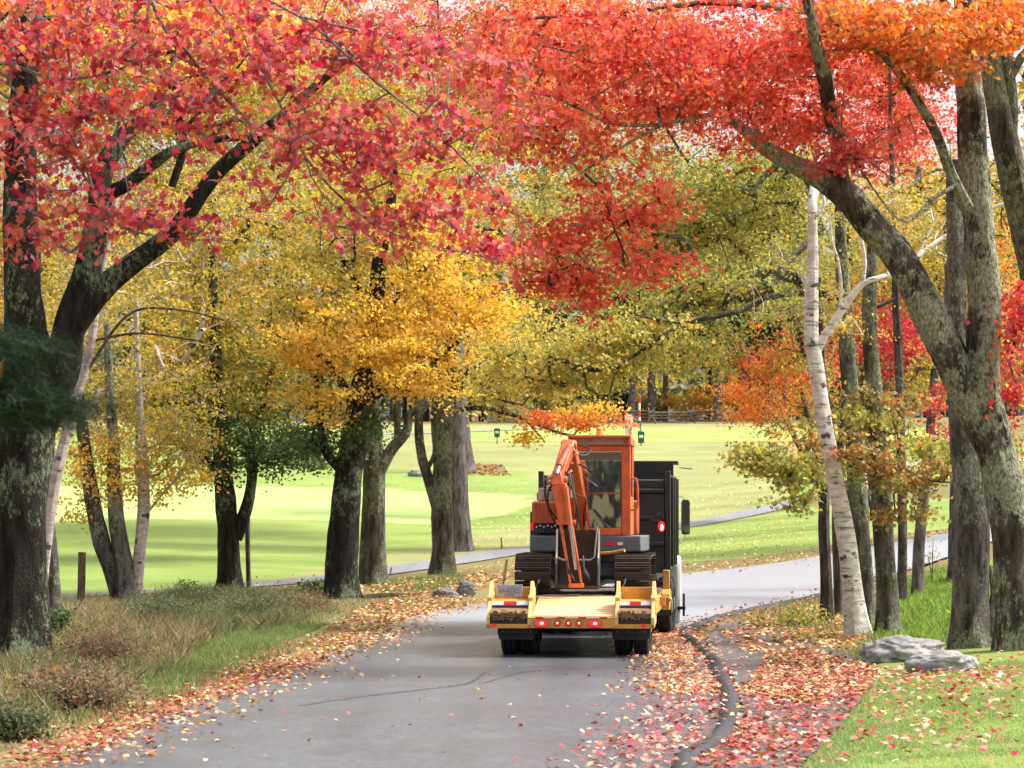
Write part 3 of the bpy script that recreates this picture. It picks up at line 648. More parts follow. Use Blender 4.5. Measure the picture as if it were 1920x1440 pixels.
tree("maple_tree", "black-trunked maple with golden crown at the middle left of the road", "tree", (640,1122),
 [[(640,1124,76),(643,1040,66),(648,950,60),(656,870,56),(668,800,54),(678,740,50),(690,660,40),(705,560,34),(712,480,30),(730,400,22),(740,300,14)],
  [(640,880,24),(612,850,18),(600,790,14),(590,700,11),(560,610,9)],
  [(675,770,32),(700,740,28),(745,715,20),(800,690,14),(860,640,9)],
  [(662,760,20),(630,700,16),(590,660,13),(540,640,9),(490,600,6)],
  [(695,640,18),(740,560,14),(800,500,10),(880,440,8)],
  [(690,560,18),(660,520,12),(640,490,9)]], BK_maple,
 [(660,640,150,90,-1,2.4,104,'gold'),(930,600,60,70,-1,1.5,32,'gold'),(560,640,60,60,-1,1.5,27,'gold'),(600,560,110,90,0,2.2,64,'yellow'),(760,650,130,90,-1.5,2.4,104,'gold'),(850,560,130,90,-1,2.4,60,'gold'),(860,520,130,100,0,2.4,34,'yellow'),(800,480,150,70,0,2.4,72,'gold'),(600,740,50,60,-1.5,1,20,'gold'),(800,720,60,30,-1.5,1,16,'gold'),(690,400,160,120,1,2.6,130,'yellow'),(620,690,90,60,2,1.5,22,'dgreen'),(670,790,50,50,-1,.8,20,'dgreen'),(610,830,60,40,0,1,22,'dgreen')],
 leaf=.115, per=44, spread=.33, seed=7, mixpal=.15)
tree("maple_tree", "mossy straight-trunked maple just right of the black-trunked maple", "tree", (702,1098),
 [[(702,1100,52),(702,1020,46),(704,940,44),(706,870,38),(700,800,30),(705,700,22),(720,600,14)],
  [(712,880,30),(735,842,24),(762,810,20),(768,775,16),(800,760,12),(790,700,9)],
  [(678,1090,16),(684,980,15),(688,880,14),(690,800,12)],
  [(745,835,14),(745,760,16),(742,700,14),(745,620,10)],[(700,800,8),(730,780,6),(770,790,4)]], BK_lich2,
 [(760,600,120,110,1,2.5,50,'yellow'),(740,360,160,150,4,3,130,'yellow')], leaf=.11, per=44, spread=.4, seed=8)
tree("maple_tree", "mossy forked maple standing alone on a grassy hump left of the cart path", "tree", (831,1080),
 [[(831,1080,54),(830,1000,44),(828,930,44),(830,860,40),(834,780,38),(838,700,32),(850,600,24),(860,480,16)],
  [(822,960,24),(804,900,22),(790,850,20),(785,790,18),(790,720,12),(770,640,8)],
  [(800,880,10),(815,850,10),(812,800,9),(815,740,7)],
  [(850,770,12),(900,765,10),(960,778,8),(1005,795,7),(1050,812,6),(1085,818,4)],
  [(990,792,5),(1010,815,4),(1022,830,3)],
  [(842,720,18),(900,680,13),(980,640,9),(1080,600,6)],[(880,700,8),(930,745,5),(980,760,4)]], BK_lich2,
 [(1080,790,100,12,-1,1,20,'orange'),(1000,790,60,20,-1,1,9,'orange'),(1100,775,80,14,-1,.8,12,'gold'),(985,825,30,16,-1,.5,5,'gold'),(900,720,100,40,0,1.6,14,'golive'),(960,630,120,90,0,2.5,90,'golive'),(900,420,160,150,3,3,130,'yellow'),(1000,720,150,56,1,2,80,'golive'),(1060,500,160,150,6,3,150,'ygreen')],
 leaf=.115, per=48, spread=.36, seed=9)
tree("pine_tree", "tall purple-grey pine trunk beside the cart path behind the mossy forked maple", "tree", (868,1034),
 [[(866,1036,48),(862,960,40),(858,880,37),(856,780,34),(854,650,30),(852,450,24)]], BK_pine, [], seed=10)
tree("pine_tree", "grey pine trunk on a bare brown hump up the golf slope", "tree", (876,884),
 [[(876,885,42),(870,840,33),(866,780,30),(862,680,26),(860,560,20)]], BK_pine, [], seed=11)

# ---- right side
tree("maple_tree", "large lichen-crusted maple whose heavy limb arches left over the birch", "tree", (1905,1218),
 [[(1908,1222,82.6),(1902,1120,79.1),(1896,1000,82.6),(1880,900,86.0),(1862,820,79.1),(1845,740,75.7),(1845,650,72.2),(1848,550,70.5),(1838,450,67.1),(1828,340,61.9),(1822,220,56.8),(1812,100,49.9),(1808,-20,41.3),(1800,-140,34.4)],
  [(1868,850,68.8),(1815,745,72.2),(1780,665,72.2),(1742,590,72.2),(1690,490,68.8),(1640,430,63.6),(1590,370,58.5),(1540,335,48.2,-.3),(1480,305,36.1,-.5),(1430,275,27.5,-.7),(1392,240,20.6,-.8),(1340,215,10.5,-1),(1290,225,8.2,-1.2),(1240,235,6.5,-1.4),(1150,285,5.2,-1.6),(1090,325,4.1,-1.8)],
  [(1590,390,46),(1578,330,34.4,-.2),(1572,280,31.0,-.6),(1555,200,31.0,-1.1),(1545,140,29.2,-1.5),(1530,80,25.8,-1.8),(1515,0,22.4,-2.0),(1505,-90,17.2,-2.1)],
  [(1815,390,24.1,-.6),(1785,330,22.4,-.8),(1755,250,20.6,-1),(1715,180,18.9,-1.2),(1670,120,13.8,-1.4),(1620,80,10.3,-1.5),(1560,40,6.9,-1.6)],
  [(1700,150,8.6,-1.2),(1665,100,7.7,-1.3),(1640,60,5.2,-1.3)],
  [(1790,120,25.8,.1),(1775,60,20.6,.3),(1765,-40,15.5,.4)],
  [(1795,345,10.3,-.8),(1745,375,7.7,-1),(1690,415,5.2,-1.2),(1600,300,3.4,-1.2)],
  [(1440,285,13.8,-.6),(1420,245,10.3,-.6),(1400,210,7.7,-.6)],
  [(1095,325,6.0,-1.8),(1130,360,5.6,-1.8),(1145,410,5.2,-1.8),(1160,450,4.3,-1.8),(1178,488,3.0,-1.8)],
  [(1240,235,5.2,-1.4),(1150,232,7.7,-1.5),(1090,205,6.0,-1.6),(1030,180,5.2,-1.7),(960,170,3.4,-1.8)],
  [(1155,430,3.4,-1.8),(1100,480,3.4,-1.9),(1040,510,3.0,-1.9),(980,505,2.6,-1.9)],
  [(1515,20,18.9),(1420,10,15.5,-.5),(1330,5,12.0,-.8),(1200,20,8.6,-1),(1060,30,6.9,-1.2),(900,40,5.2,-1.2)],
  [(1560,120,6.9,-.2),(1480,105,6.0,-.4),(1420,125,4.3,-.5)]],
 BK_lich, [(1450,100,180,120,-0.6,1.6,179,'red'),(1200,110,200,120,-1.0,1.6,195,'red'),(1500,230,130,70,-0.5,.9,70,'red'),(1580,300,60,28,-1.2,.5,22,'pink'),
  (980,120,160,130,-1.0,1.6,93,'red'),(1300,190,130,50,-1.1,1,46,'red'),(1050,270,150,60,-1.4,1,46,'red'),(1180,390,110,60,-1.5,.8,46,'coral'),(1080,440,110,70,-1.5,.8,46,'coral'),(1220,500,90,40,-1.5,.7,28,'coral'),(1090,545,70,44,-1.5,.7,31,'coral'),(1010,510,80,60,-1.5,.7,20,'coral'),
  (1700,60,160,60,-1.5,1.2,110,'orange'),(1760,120,70,50,-1.6,.8,40,'orange'),(1860,50,120,55,-1.0,1.2,90,'orange'),(1620,40,110,50,-1.5,1,60,'orange'),(1660,250,60,60,-0.6,.8,12,'red')],
 leaf=.085, shape=SH_MAPLE, per=22, spread=.25, seed=12, twigr=.0045, maxreach=2.2, mixpal=.2)
tree("maple_tree", "thick grey-green trunk with a rotten broken stub at its foot, left of the lichen-crusted maple", "tree", (1818,1214),
 [[(1818,1216,86.4),(1820,1120,77.4),(1822,1000,72.0),(1818,900,66.6),(1806,820,55.8),(1798,740,45.0),(1795,600,39.6),(1792,450,36.0),(1788,300,30.6)],
  [(1850,1215,36.0),(1862,1160,32.4),(1868,1120,23.4),(1862,1085,14.4),(1855,1060,7.2)]], BK_grey, [], seed=13)
tree("maple_tree", "mossy maple stem leaning in from the top at the far right edge", "tree", (1952,1205),
 [[(1985,1212,75.6),(1975,1050,68.4),(1968,850,64.8),(1955,650,61.2),(1938,500,59.4),(1915,400,61.2),(1890,290,59.4),(1872,200,54.0),(1858,110,45.0),(1850,20,36.0),(1845,-80,28.8)],
  [(1895,260,30.6),(1896,190,30.6),(1890,130,28.8),(1885,40,25.2),(1880,-60,19.8)],
  [(1892,150,18.0),(1925,95,18.0),(1980,80,16.2)]], BK_lich2,
 [(1950,180,60,120,1,1,26,'yellow'),(1930,560,50,60,-1.5,.8,14,'crimson'),(1905,620,30,60,-2,.6,12,'crimson'),(1900,740,22,30,-2,.5,8,'crimson'),(1960,60,80,60,0,1,30,'orange')], leaf=.09, shape=SH_MAPLE, per=22, spread=.2, seed=14, maxreach=2.5)
tree("birch_tree", "tall white birch with black scars leaning left, its fork reaching right", "tree", (1612,1196),
 [[(1614,1198,49.9),(1600,1120,43.0),(1588,1020,38.7),(1570,920,35.3),(1552,830,32.7),(1540,760,31.0),(1530,690,31.8),(1521,630,29.2),(1522,560,25.8),(1524,470,23.2),(1524,380,19.8),(1535,300,17.2,.8),(1552,220,15.5,1),(1562,150,13.8,1),(1555,60,11.2,1)],
  [(1530,660,18.9),(1548,628,18.1),(1570,595,15.5),(1594,560,14.6),(1620,530,12.9),(1645,522,10.3),(1700,500,9.5,.6),(1740,465,9.5,.8),(1785,435,8.6,1),(1850,395,7.7,1),(1890,380,6.9,1)],
  [(1574,590,6.9),(1577,540,6.9),(1572,490,5.2),(1560,450,4.3),(1556,400,2.6)],
  [(1618,528,8.6),(1622,490,7.7),(1616,450,5.2)],
  [(1532,400,7.7),(1545,385,6.9),(1542,360,5.2)],
  [(1715,490,5.2,.8),(1745,430,4.3,1),(1760,400,3.4,1)]], BK_birch,
 [(1480,520,90,110,1.5,1.4,50,'ygreen'),(1660,400,110,70,2,1.4,90,'yellow'),(1700,470,90,60,2,1.2,40,'yellow'),(1590,600,60,60,1,1,14,'gold')], leaf=.06, shape=SH_SIX, per=34, spread=.22, seed=15, twigr=.004)
tree("thin_tree", "thin dark crooked trunk immediately left of the white birch", "tree", (1553,1168),
 [[(1553,1170,27),(1549,1080,25),(1545,980,24),(1548,880,21),(1546,780,18),(1540,650,14),(1535,520,10)]], BK_thin,
 [(1430,860,60,22,-1.2,.6,24,'olive'),(1480,880,80,34,-1,.8,34,'olive'),(1500,930,40,34,-1,.6,16,'olive'),(1400,850,24,16,-1.2,.4,8,'olive'),(1510,830,40,30,-.8,.6,10,'rust')],
 leaf=.09, shape=SH_MAPLE, per=30, spread=.2, seed=16)
tree("thin_tree", "thin shaded trunk half hidden behind the foot of the white birch", "tree", (1570,1160),
 [[(1574,1162,20),(1570,1060,19),(1568,960,18),(1575,860,16),(1580,760,13)]], BK_thin, [], seed=17)
tree("oak_tree", "mossy oak trunk behind the white birch, one long limb reaching left over the road", "tree", (1625,1172),
 [[(1622,1174,46),(1620,1080,40),(1612,980,40),(1606,900,38),(1600,800,36),(1592,700,34),(1585,600,32),(1580,520,28),(1575,420,22),(1570,300,14)],
  [(1580,560,18),(1510,548,15),(1450,556,13),(1400,578,12),(1350,592,11),(1300,602,10),(1250,625,9),(1200,660,8),(1150,690,6)],
  [(1330,596,8),(1285,605,7),(1240,600,6),(1190,590,4)],
  [(1585,640,14),(1620,590,10),(1680,560,6)]], BK_lich2,
 [(1180,640,120,60,1,1.6,80,'golive'),(1060,690,120,60,2,1.6,80,'golive'),(1330,540,150,50,2,1.8,80,'olive'),(1300,400,170,90,5,2.5,190,'ygreen'),(1440,440,110,120,4,2,120,'ygreen'),(1420,330,120,60,4,2,80,'ygreen'),(1280,660,90,50,3,1.5,30,'olive'),(1230,440,120,110,5,2,90,'olive'),(960,680,90,60,3,1.6,50,'golive')],
 leaf=.09, per=42, spread=.30, seed=18)
tree("maple_tree", "grey mossy trunk with rust-coloured low leaves, right of the white birch", "tree", (1664,1190),
 [[(1665,1192,52),(1662,1100,44),(1656,1000,42),(1650,900,42),(1642,800,38),(1636,700,34),(1630,600,32),(1632,520,26),(1640,420,18)],
  [(1655,900,10,-.4),(1690,880,8,-.5),(1740,900,6,-.6),(1790,905,4,-.6)]], BK_lich2,
 [(1640,850,80,40,-1,.8,26,'rust'),(1720,900,80,34,-1,.8,27,'rust'),(1650,780,90,40,-.5,.8,16,'olive'),(1740,840,60,40,-.5,.8,14,'olive'),(1700,960,70,20,-1,.6,9,'rust'),(1620,760,60,40,0,.7,11,'rust'),(1580,800,50,50,-.3,.7,7,'olive'),(1580,900,40,40,-.3,.7,5,'olive'),(1770,850,50,40,-.6,.7,8,'olive'),(1690,750,60,20,-.6,.6,8,'rust')],
 leaf=.085, shape=SH_MAPLE, per=30, spread=.2, seed=19)
tree("thin_tree", "slim purple-brown trunk standing in the green ground cover left of the road bend", "tree", (1719,1118),
 [[(1719,1120,26),(1723,1040,24),(1730,950,22),(1740,860,20),(1748,760,18),(1756,650,15)]], BK_pine,
 [(1750,760,36,30,-1.5,.6,10,'crimson'),(1762,810,20,26,-1.5,.5,6,'crimson'),(1700,640,80,70,1.5,1.6,60,'crimson'),(1740,700,60,60,1,1.5,40,'yellow'),(1700,830,70,50,1,1.2,20,'olive')], leaf=.10, per=34, spread=.26, seed=20)
tree("pine_tree", "broad purple-grey pine trunk seen between the lichen-crusted maple's two limbs", "tree", (1800,1092), 
 [[(1800,1094,50),(1800,1000,46),(1800,880,44),(1796,740,44),(1792,600,44),(1788,470,42),(1784,350,34)]], BK_pine, [], seed=21)

# ---- near trees rooted outside the frame whose branches reach in
tree("red_maple", "near red maple whose pink-red leaves and grey twigs hang across the upper left", "tree", (-520,1420),
 [[(-520,1600,55.8),(-500,1300,47.1),(-480,1000,43.4),(-450,700,38.4),(-420,400,33.5),(-380,100,27.3),(-340,-200,18.6)],
  [(-430,420,21.1),(-300,260,16.1),(-150,150,12.4),(0,118,8.7),(100,148,6.8),(210,135,5.6),(300,95,5.0)],
  [(-400,150,18.6),(-200,-60,14.9),(60,-120,11.8),(250,-40,9.3),(310,60,8.1),(345,90,7.4),(390,150,6.2),(450,212,5.0),(498,262,3.1)],
  [(-440,600,16.1),(-250,330,10.5),(-60,150,6.2),(30,170,5.6),(130,290,5.0),(220,420,3.7),(260,440,2.5)],
  [(-390,200,14.9),(-150,100,8.7),(40,200,5.6),(130,250,5.6),(200,400,5.0),(300,445,3.7),(440,450,2.5)],
  [(60,-120,8.7),(350,-60,7.4),(560,30,6.2),(700,150,5.6),(800,230,5.0),(900,330,3.7),(1000,430,2.5)],
  [(350,-60,6.2),(500,150,5.6),(570,290,5.0),(650,380,4.3),(740,440,3.1),(900,480,2.2),(1010,492,1.9)],
  [(500,150,4.3),(560,250,3.7),(640,300,3.1),(720,400,2.5),(850,440,1.9)],
  [(560,30,5.6),(640,50,5.0),(760,75,3.7),(860,100,3.1),(960,115,1.9)],
  [(570,290,3.7),(600,360,3.1),(690,440,2.5),(735,480,1.9)]],
 BK_twig, [(120,60,190,110,0,1.0,93,'pink'),(90,260,150,120,0,1.0,68,'pink'),(300,150,150,120,0,1.0,64,'pink'),(500,110,180,110,0,1.0,75,'pink'),(720,90,180,90,0,1.0,57,'pink'),(60,440,70,60,0,.6,17,'pink'),(330,400,90,50,0,.7,18,'pink'),(180,400,90,70,0,.7,18,'pink'),
  (620,260,170,90,0,.9,54,'pink'),(760,280,150,90,0,.9,40,'pink'),(840,400,150,70,0,.8,34,'pink'),(680,410,110,50,0,.7,15,'pink'),(930,170,120,100,0,.9,25,'pink'),(470,330,90,60,0,.7,7,'pink'),(900,470,90,30,0,.6,10,'pink'),(380,250,80,60,0,.8,10,'pink'),(430,20,300,60,.5,1,43,'red')],
 leaf=.070, shape=SH_MAPLE, per=14, spread=.15, Y=26, seed=22, twigr=.0044, twigbark=BK_twig, mixpal=.5, nrm_bias=.3)
# red backdrop tree and a sky-gap neighbour behind the right side
tree("red_maple", "bright red maple glowing behind the lichened maple's upper limbs", "tree", (1668,1130),
 [[(1690,1132,20),(1692,1000,20),(1690,850,19),(1686,700,18),(1680,550,16),(1676,400,13),(1670,250,9),(1668,100,6)]], BK_thin,
 [(1680,220,110,120,2,2,120,'red'),(1620,130,100,80,2,1.8,60,'red'),(1880,480,60,90,3,1.5,20,'orange'),(1740,330,60,60,2,1.5,24,'yellow'),(1900,330,60,120,3,1.5,44,'yellow')], leaf=.10, per=36, spread=.3, seed=23)

# ---- middle-distance crowns
def mid(name, label, base, top, hw, pal, seed, w=26, n=170, leaf=.13, extra=(), bark=None, per=46, lowrow=None):
    bx_, by_ = base; cx, cy = top
    st = [[(bx_, by_, w), ((bx_*.7+cx*.3), by_*.6+cy*.4, w*.75), (bx_*.3+cx*.7, by_*.25+cy*.75, w*.5), (cx, cy-40, w*.25)]]
    mid_ = cy + 60
    bl = [(cx, mid_, hw*1.05, 210, 0, 4.0, int(n*1.7), pal)] + list(extra)
    return tree(name, label, "tree", base, st, bark or BK_thin, bl, leaf=leaf, per=per, spread=.62, seed=seed)
mid("maple_tree", "yellow-leaved maple across the cart path behind the birch clump", (432,1050), (330,330), 230, 'yellow', 31, 22, 200)
mid("maple_tree", "yellow maple behind the massive dark maple at the left edge", (35,1060), (60,400), 210, 'yellow', 32, 24, 200)
mid("maple_tree", "amber-leaved maple behind the golden crown at the middle of the road", (712,1050), (640,250), 260, 'yellow', 33, 14, 240)
mid("maple_tree", "olive and yellow maple beyond the truck on the golf course side", (1548,930), (1120,330), 220, 'ygreen', 34, 14, 200, .15)
mid("oak_tree", "tall yellow-green oak on the far side of the road bend", (1600,985), (1420,430), 230, 'ygreen', 35, 22, 260, .14, extra=[(1520,620,120,110,0,2.5,50,'olive'),(1420,700,90,60,0,2,34,'orange')])
mid("maple_tree", "amber maple beyond the road bend behind the lichened trunks", (1812,1000), (1760,430), 190, 'yellow', 36, 22, 200, .13, extra=[(1680,640,100,120,-2,2,60,'crimson'),(1900,650,70,150,-3,2,30,'crimson'),(1880,850,90,70,-2,2,30,'rust')])
mid("maple_tree", "red maple on the golf side of the bend behind the tall white birch", (1546,960), (1480,640), 70, 'orange', 37, 16, 24, .15, extra=[(1490,690,90,50,0,2.5,50,'red'),(1400,760,70,40,0,2,30,'orange'),(1540,620,80,60,0,2,24,'red'),(1460,800,50,20,0,1,6,'rust')])
mid("maple_tree", "crimson and gold maple high behind the near red branches", (868,1000), (820,30), 380, 'orange', 38, 14, 420, .15)
mid("maple_tree", "pale golden maple whose crown fills the top left behind the near red branches", (425,1045), (300,40), 380, 'yellow', 39, 18, 420, .14)
mid("maple_tree", "gold and orange maple filling the top centre between both red crowns", (1650,975), (1120,60), 300, 'orange', 41, 12, 300, .15)
mid("maple_tree", "dull olive maple crown behind the golden one at upper left centre", (705,1012), (560,170), 260, 'olive', 43, 12, 200, .16)
mid("maple_tree", "yellow-green maple crown high between the olive and red crowns", (836,1000), (930,180), 260, 'ygreen', 44, 12, 220, .16)
mid("maple_tree", "tall yellow maple showing through the red leaves at the top left", (45,1010), (120,40), 330, 'yellow', 42, 16, 300, .14)
mid("maple_tree", "orange-red maple whose crown fills the top centre right", (1640,975), (1540,60), 330, 'red', 40, 16, 330, .15)

# ---- conifers: trunk, boughs and dark needle tufts
M_needle = mat_leaf("needles", .12, .8, .05)
def needle_tufts(name, cen, dirs, per, length, width, col, parent, droop=.1):
    n = len(cen); N = n*per; ci = np.repeat(np.arange(n), per)
    d = unit(dirs[ci] * .9 + rng.normal(0, .65, (N, 3))); d[:, 2] -= droop; d = unit(d)
    b = cen[ci] + rng.normal(0, length*.25, (N, 3)); side = unit(np.cross(d, unit(rng.normal(size=(N, 3)))))
    L = length * rng.uniform(.6, 1.2, (N, 1))
    co = np.stack([b - side*width/2, b + side*width/2, b + d*L], 1)
    return scatter_raw(name, co, pick(col, N, .2), M_needle, parent)
def scatter_raw(name, co, col, mat, parent):
    N, k = co.shape[:2]; me = np_mesh(name, co.reshape(-1, 3), np.arange(N*k), np.arange(N)*k, np.repeat(col, k, axis=0)); return link(name, me, mat, parent)
def conifer(label, x, y, h, r, seed, low=.15, pal='pine', bark=BK_pine, scale=1.0, name="pine_tree", cat="tree", group=None, per=16, nb=90, tr=.22):
    g = np.array([x, y, hz(x, y)]); root = empty(name, tuple(g), 0, label, cat, group); mb = MB()
    trunk_tube(mb, np.array([(0,0,-.3),(0.05,0,h*.3),(-.05,.05,h*.7),(0,0,h)]), np.array([tr, tr*.8, tr*.45, .03]), 10, True, .08, seed)
    cen, dr = [], []
    for i in range(nb):
        t = rng.random()**.8; z = h*(low + (1-low)*t); R = r*(1-t)**.8*rng.uniform(.6, 1.1) + .4; a = rng.uniform(0, 2*np.pi)
        d = np.array([np.cos(a), np.sin(a), .05]); e = d*R; e[2] += -R*.12
        mb.cyl((0,0,z), (e[0], e[1], z+e[2]), .035, 4, .01)
        k = max(3, int(R*3)); s = np.linspace(.25, 1, k)[:, None]
        c = np.array([0,0,z]) + e*s + rng.normal(0, .18, (k, 3)); cen.append(c); dr.append(np.tile(d, (k, 1)))
    mb.build("trunk", bark, root)
    needle_tufts("crown", np.vstack(cen), np.vstack(dr), per, .5*scale, .07*scale, PAL[pal], root)
    return root
# near dark pine with a low bough entering at the left edge
def near_pine():
    g = P(-330, 1300, 15.0); g[2] = hz(g[0], 15.0); root = empty("pine_tree", tuple(g), 0, "out-of-focus dark pine whose low needled boughs poke in at the left edge", "tree")
    mb = MB(); trunk_tube(mb, np.array([(0,0,-.3),(0,0,1.5),(.05,0,4),(0,0,7.5)]), np.array([.16,.14,.11,.05]), 14, True, .08, 5)
    cen, dr = [], []; br = mb
    for (p1, w, n) in (((10,755),.13,110),((90,762),.12,120),((160,770),.09,90),((50,790),.10,80),((120,790),.08,60),((30,668),.10,90),((100,660),.09,90),((140,668),.06,40),((60,690),.10,60),((-60,720),.15,60),((185,765),.05,24)):
        e = P(p1[0], p1[1], 14.2) - g; s = np.array([0, 0, e[2] + .25]); pts = [s, s*.5+e*.5+np.array([0,0,.06]), e]; br.tube([tuple(q) for q in pts], [.018,.012,.005], 6)
        t = rng.uniform(.55, 1.0, (n, 1)); c = s*(1-t)+e*t + rng.normal(0, 1, (n, 3))*np.array([w*.9, w, w*.28]); cen.append(c); dr.append(np.tile(unit((e-s)[None]), (n, 1)))
    br.build("trunk", BK_pine, root)
    needle_tufts("crown", np.vstack(cen), np.vstack(dr), 26, .09, .0035, [(.028,.055,.025,2),(.02,.04,.02,2),(.05,.075,.03,1)], root)
near_pine()
# pines standing behind the rail fence and far wood
for i, (px, w, Y, lab) in enumerate([(1184,15,244,"dark pine trunk left of the red and white pole behind the rail fence"),(1221,16,246,"dark pine trunk just right of the red and white pole"),
      (1247,11,250,"thin dark pine trunk above the rail fence crossing"),(1344,15,245,"dark pine trunk above the second rail fence crossing"),(1389,20,252,"thick grey pine trunk behind the right half of the rail fence"),
      (1438,7,250,"thin pale pine trunk near the right end of the rail fence"),(1118,18,250,"dark leaning pine trunk behind the orange branch over the excavator"),(1470,10,248,"dark pine trunk behind the red maple leaves beyond the fence"),
      (1020,14,250,"dark pine trunk above the left part of the rail fence"),(1500,14,256,"dark pine trunk left of the birch in the far wood"),(940,16,262,"dark pine trunk beyond the upper path")]):
    x = (px-960)*Y/F; conifer(lab, x, Y, rng.uniform(17, 24), rng.uniform(3.2, 4.5), 50+i, low=.22, scale=1.6, per=9, nb=70, tr=w*Y/F/2)
def wood():
    """far-off wood reading as one mass behind the pines"""
    P_, C_, N_ = [], [], []
    pals = ['pine','pine','yellow','olive','gold','pine','olive','dgreen','rust','pine','pine']
    mb = MB()
    for i in range(170):
        y = rng.uniform(256, 330); x = rng.uniform(-62, 62); z = hz(x, y); h = rng.uniform(12, 24); r = rng.uniform(2.6, 5); pal = pals[rng.integers(len(pals))]
        if rng.random() < .55: h = rng.uniform(3, 7); pal = ['yellow','pine','olive','pine','dgreen','rust'][rng.integers(6)]
        n = int(520 * (h/16)); u = unit(rng.normal(size=(n, 3))); rad = rng.uniform(.45, 1, (n, 1)); k = np.array([r, r, h*.42])
        cc = unit(rng.normal(size=(30, 3)))*.75; q = cc[rng.integers(0, 30, n)] + rng.normal(0, .22, (n, 3))
        P_.append(np.array([x, y, z + h*.58]) + q*k); C_.append(pick(PAL[pal], n, .15)); N_.append(unit(q + rng.normal(0, .6, (n, 3))))
        mb.cyl((x, y, z-.2), (x, y, z+h*.6), .22, 6, .1)
    pos = np.vstack(P_); o = scatter("far_wood", SH_SIX, pos, np.vstack(N_), rng.uniform(.45, .9, len(pos)), np.vstack(C_), M_leaf)
    tag(o, "distant mixed wood of dark pines and yellow trees behind the golf course", "wood", kind='stuff')
    tag(mb.build("far_trunks", BK_maple, None), "dark trunks of the distant mixed wood behind the golf course", "wood", kind='stuff')
wood()
# low yellow shrubs behind the fence
def shrub(name, label, px, py, w, h, pal, n, leaf, per=30, Y=None, group=None):
    g = ghit(px, py) if Y is None else np.array([(px-960)*Y/F, Y, hz((px-960)*Y/F, Y)]); s = g[1]/F; root = empty(name, tuple(g), 0, label, "shrub", group)
    mb = MB(); cen = unit(rng.normal(size=(n, 3)))*rng.random((n, 1))**.4*np.array([w*s/2, w*s/2.2, h*s/2]) + np.array([0, 0, h*s*.55]); cen[:, 2] = np.maximum(cen[:, 2], .04)
    for c in cen[::2]: mb.tube([(c[0]*.1, c[1]*.1, -.03), (c[0]*.4, c[1]*.4, c[2]*.6), tuple(c)], [.012, .008, .004], 5)
    mb.build("stems", BK_thin, root); N = n*per; ci = np.repeat(np.arange(n), per)
    pos = cen[ci] + rng.normal(0, .18*min(1.5, w*s), (N, 3))*np.array([1,1,.6]); pos[:, 2] = np.maximum(pos[:, 2], .02)
    scatter("foliage", SH_SIX, pos, unit(rng.normal(size=(N, 3))+np.array([0,0,.6])), rng.uniform(.7, 1.2, N)*leaf, pick(PAL[pal], N, .2), M_leaf, root); return root
for i, (px, w, h, pal, lab) in enumerate([(1150,90,60,'pine',"dark shrub behind the rail fence left of the pole"),(1290,100,60,'gold',"golden shrub between the two fence crossings"),(1410,90,50,'yellow',"yellow shrub behind the fence right half"),(1060,110,50,'olive',"olive shrub behind the fence left part"),(1500,90,60,'yellow',"yellow shrub at the right end of the fence"),(1215,60,50,'olive',"olive shrub behind the red and white pole")]):
    shrub("shrub", lab, px, 790, w, h, pal, 40, .3, 34, Y=250)
shrub("leafy_bush", "small dark leafy bush on the verge left of the black-trunked maple", 590, 1120, 44, 34, 'dgreen', 14, .09)
shrub("leafy_bush", "small green sprig poking up from the verge between the birch clump and forked maple", 352, 1118, 40, 30, 'dgreen', 9, .07, 14)
shrub("leafy_bush", "low green bush at the foot of the pale lichen trunk", 110, 1195, 50, 50, 'dgreen', 22, .06)
shrub("leafy_bush", "pale green sprig beside the slim purple-brown trunk", 1748, 1090, 34, 80, 'ygreen', 9, .06, 10)
shrub("leafy_bush", "low red-tinged bush at the foot of the thin dark crooked trunk", 1500, 1180, 90, 36, 'olive', 26, .07, 26)
PAL['scrub'] = [(.20,.13,.07,4),(.30,.20,.11,3),(.13,.13,.06,3),(.34,.14,.06,1)]; PAL['weed'] = [(.10,.13,.05,4),(.07,.10,.04,3),(.20,.17,.08,2)]
for lab, px, py, w, h, pal, n in (("rusty brown scrub in front of the massive dark maple at the left edge", 150, 1335, 200, 70, 'scrub', 70),("tan-brown scrub just right of the massive dark maple's foot", 190, 1250, 150, 60, 'scrub', 50),
    ("dark green weedy clump at the foot of the double-forked maple", 470, 1165, 150, 48, 'weed', 50),("olive weedy clump in front of the birch clump", 310, 1175, 130, 50, 'weed', 44),("low brown scrub left of the black-trunked maple", 570, 1150, 90, 30, 'scrub', 26),("dull green scrub at the lower left corner", 20, 1390, 120, 60, 'weed', 34)):
    shrub("leafy_bush", lab, px, py, w, h, pal, n, .045, 60)
# a big dark hemlock in the middle distance, left
conifer("dark green hemlock behind the yellow leaves left of the forked maple", *ghit(424, 1050)[:2], 9.0, 2.6, 71, low=.3, pal='dgreen', scale=.8, per=14, nb=60, name="hemlock_tree")

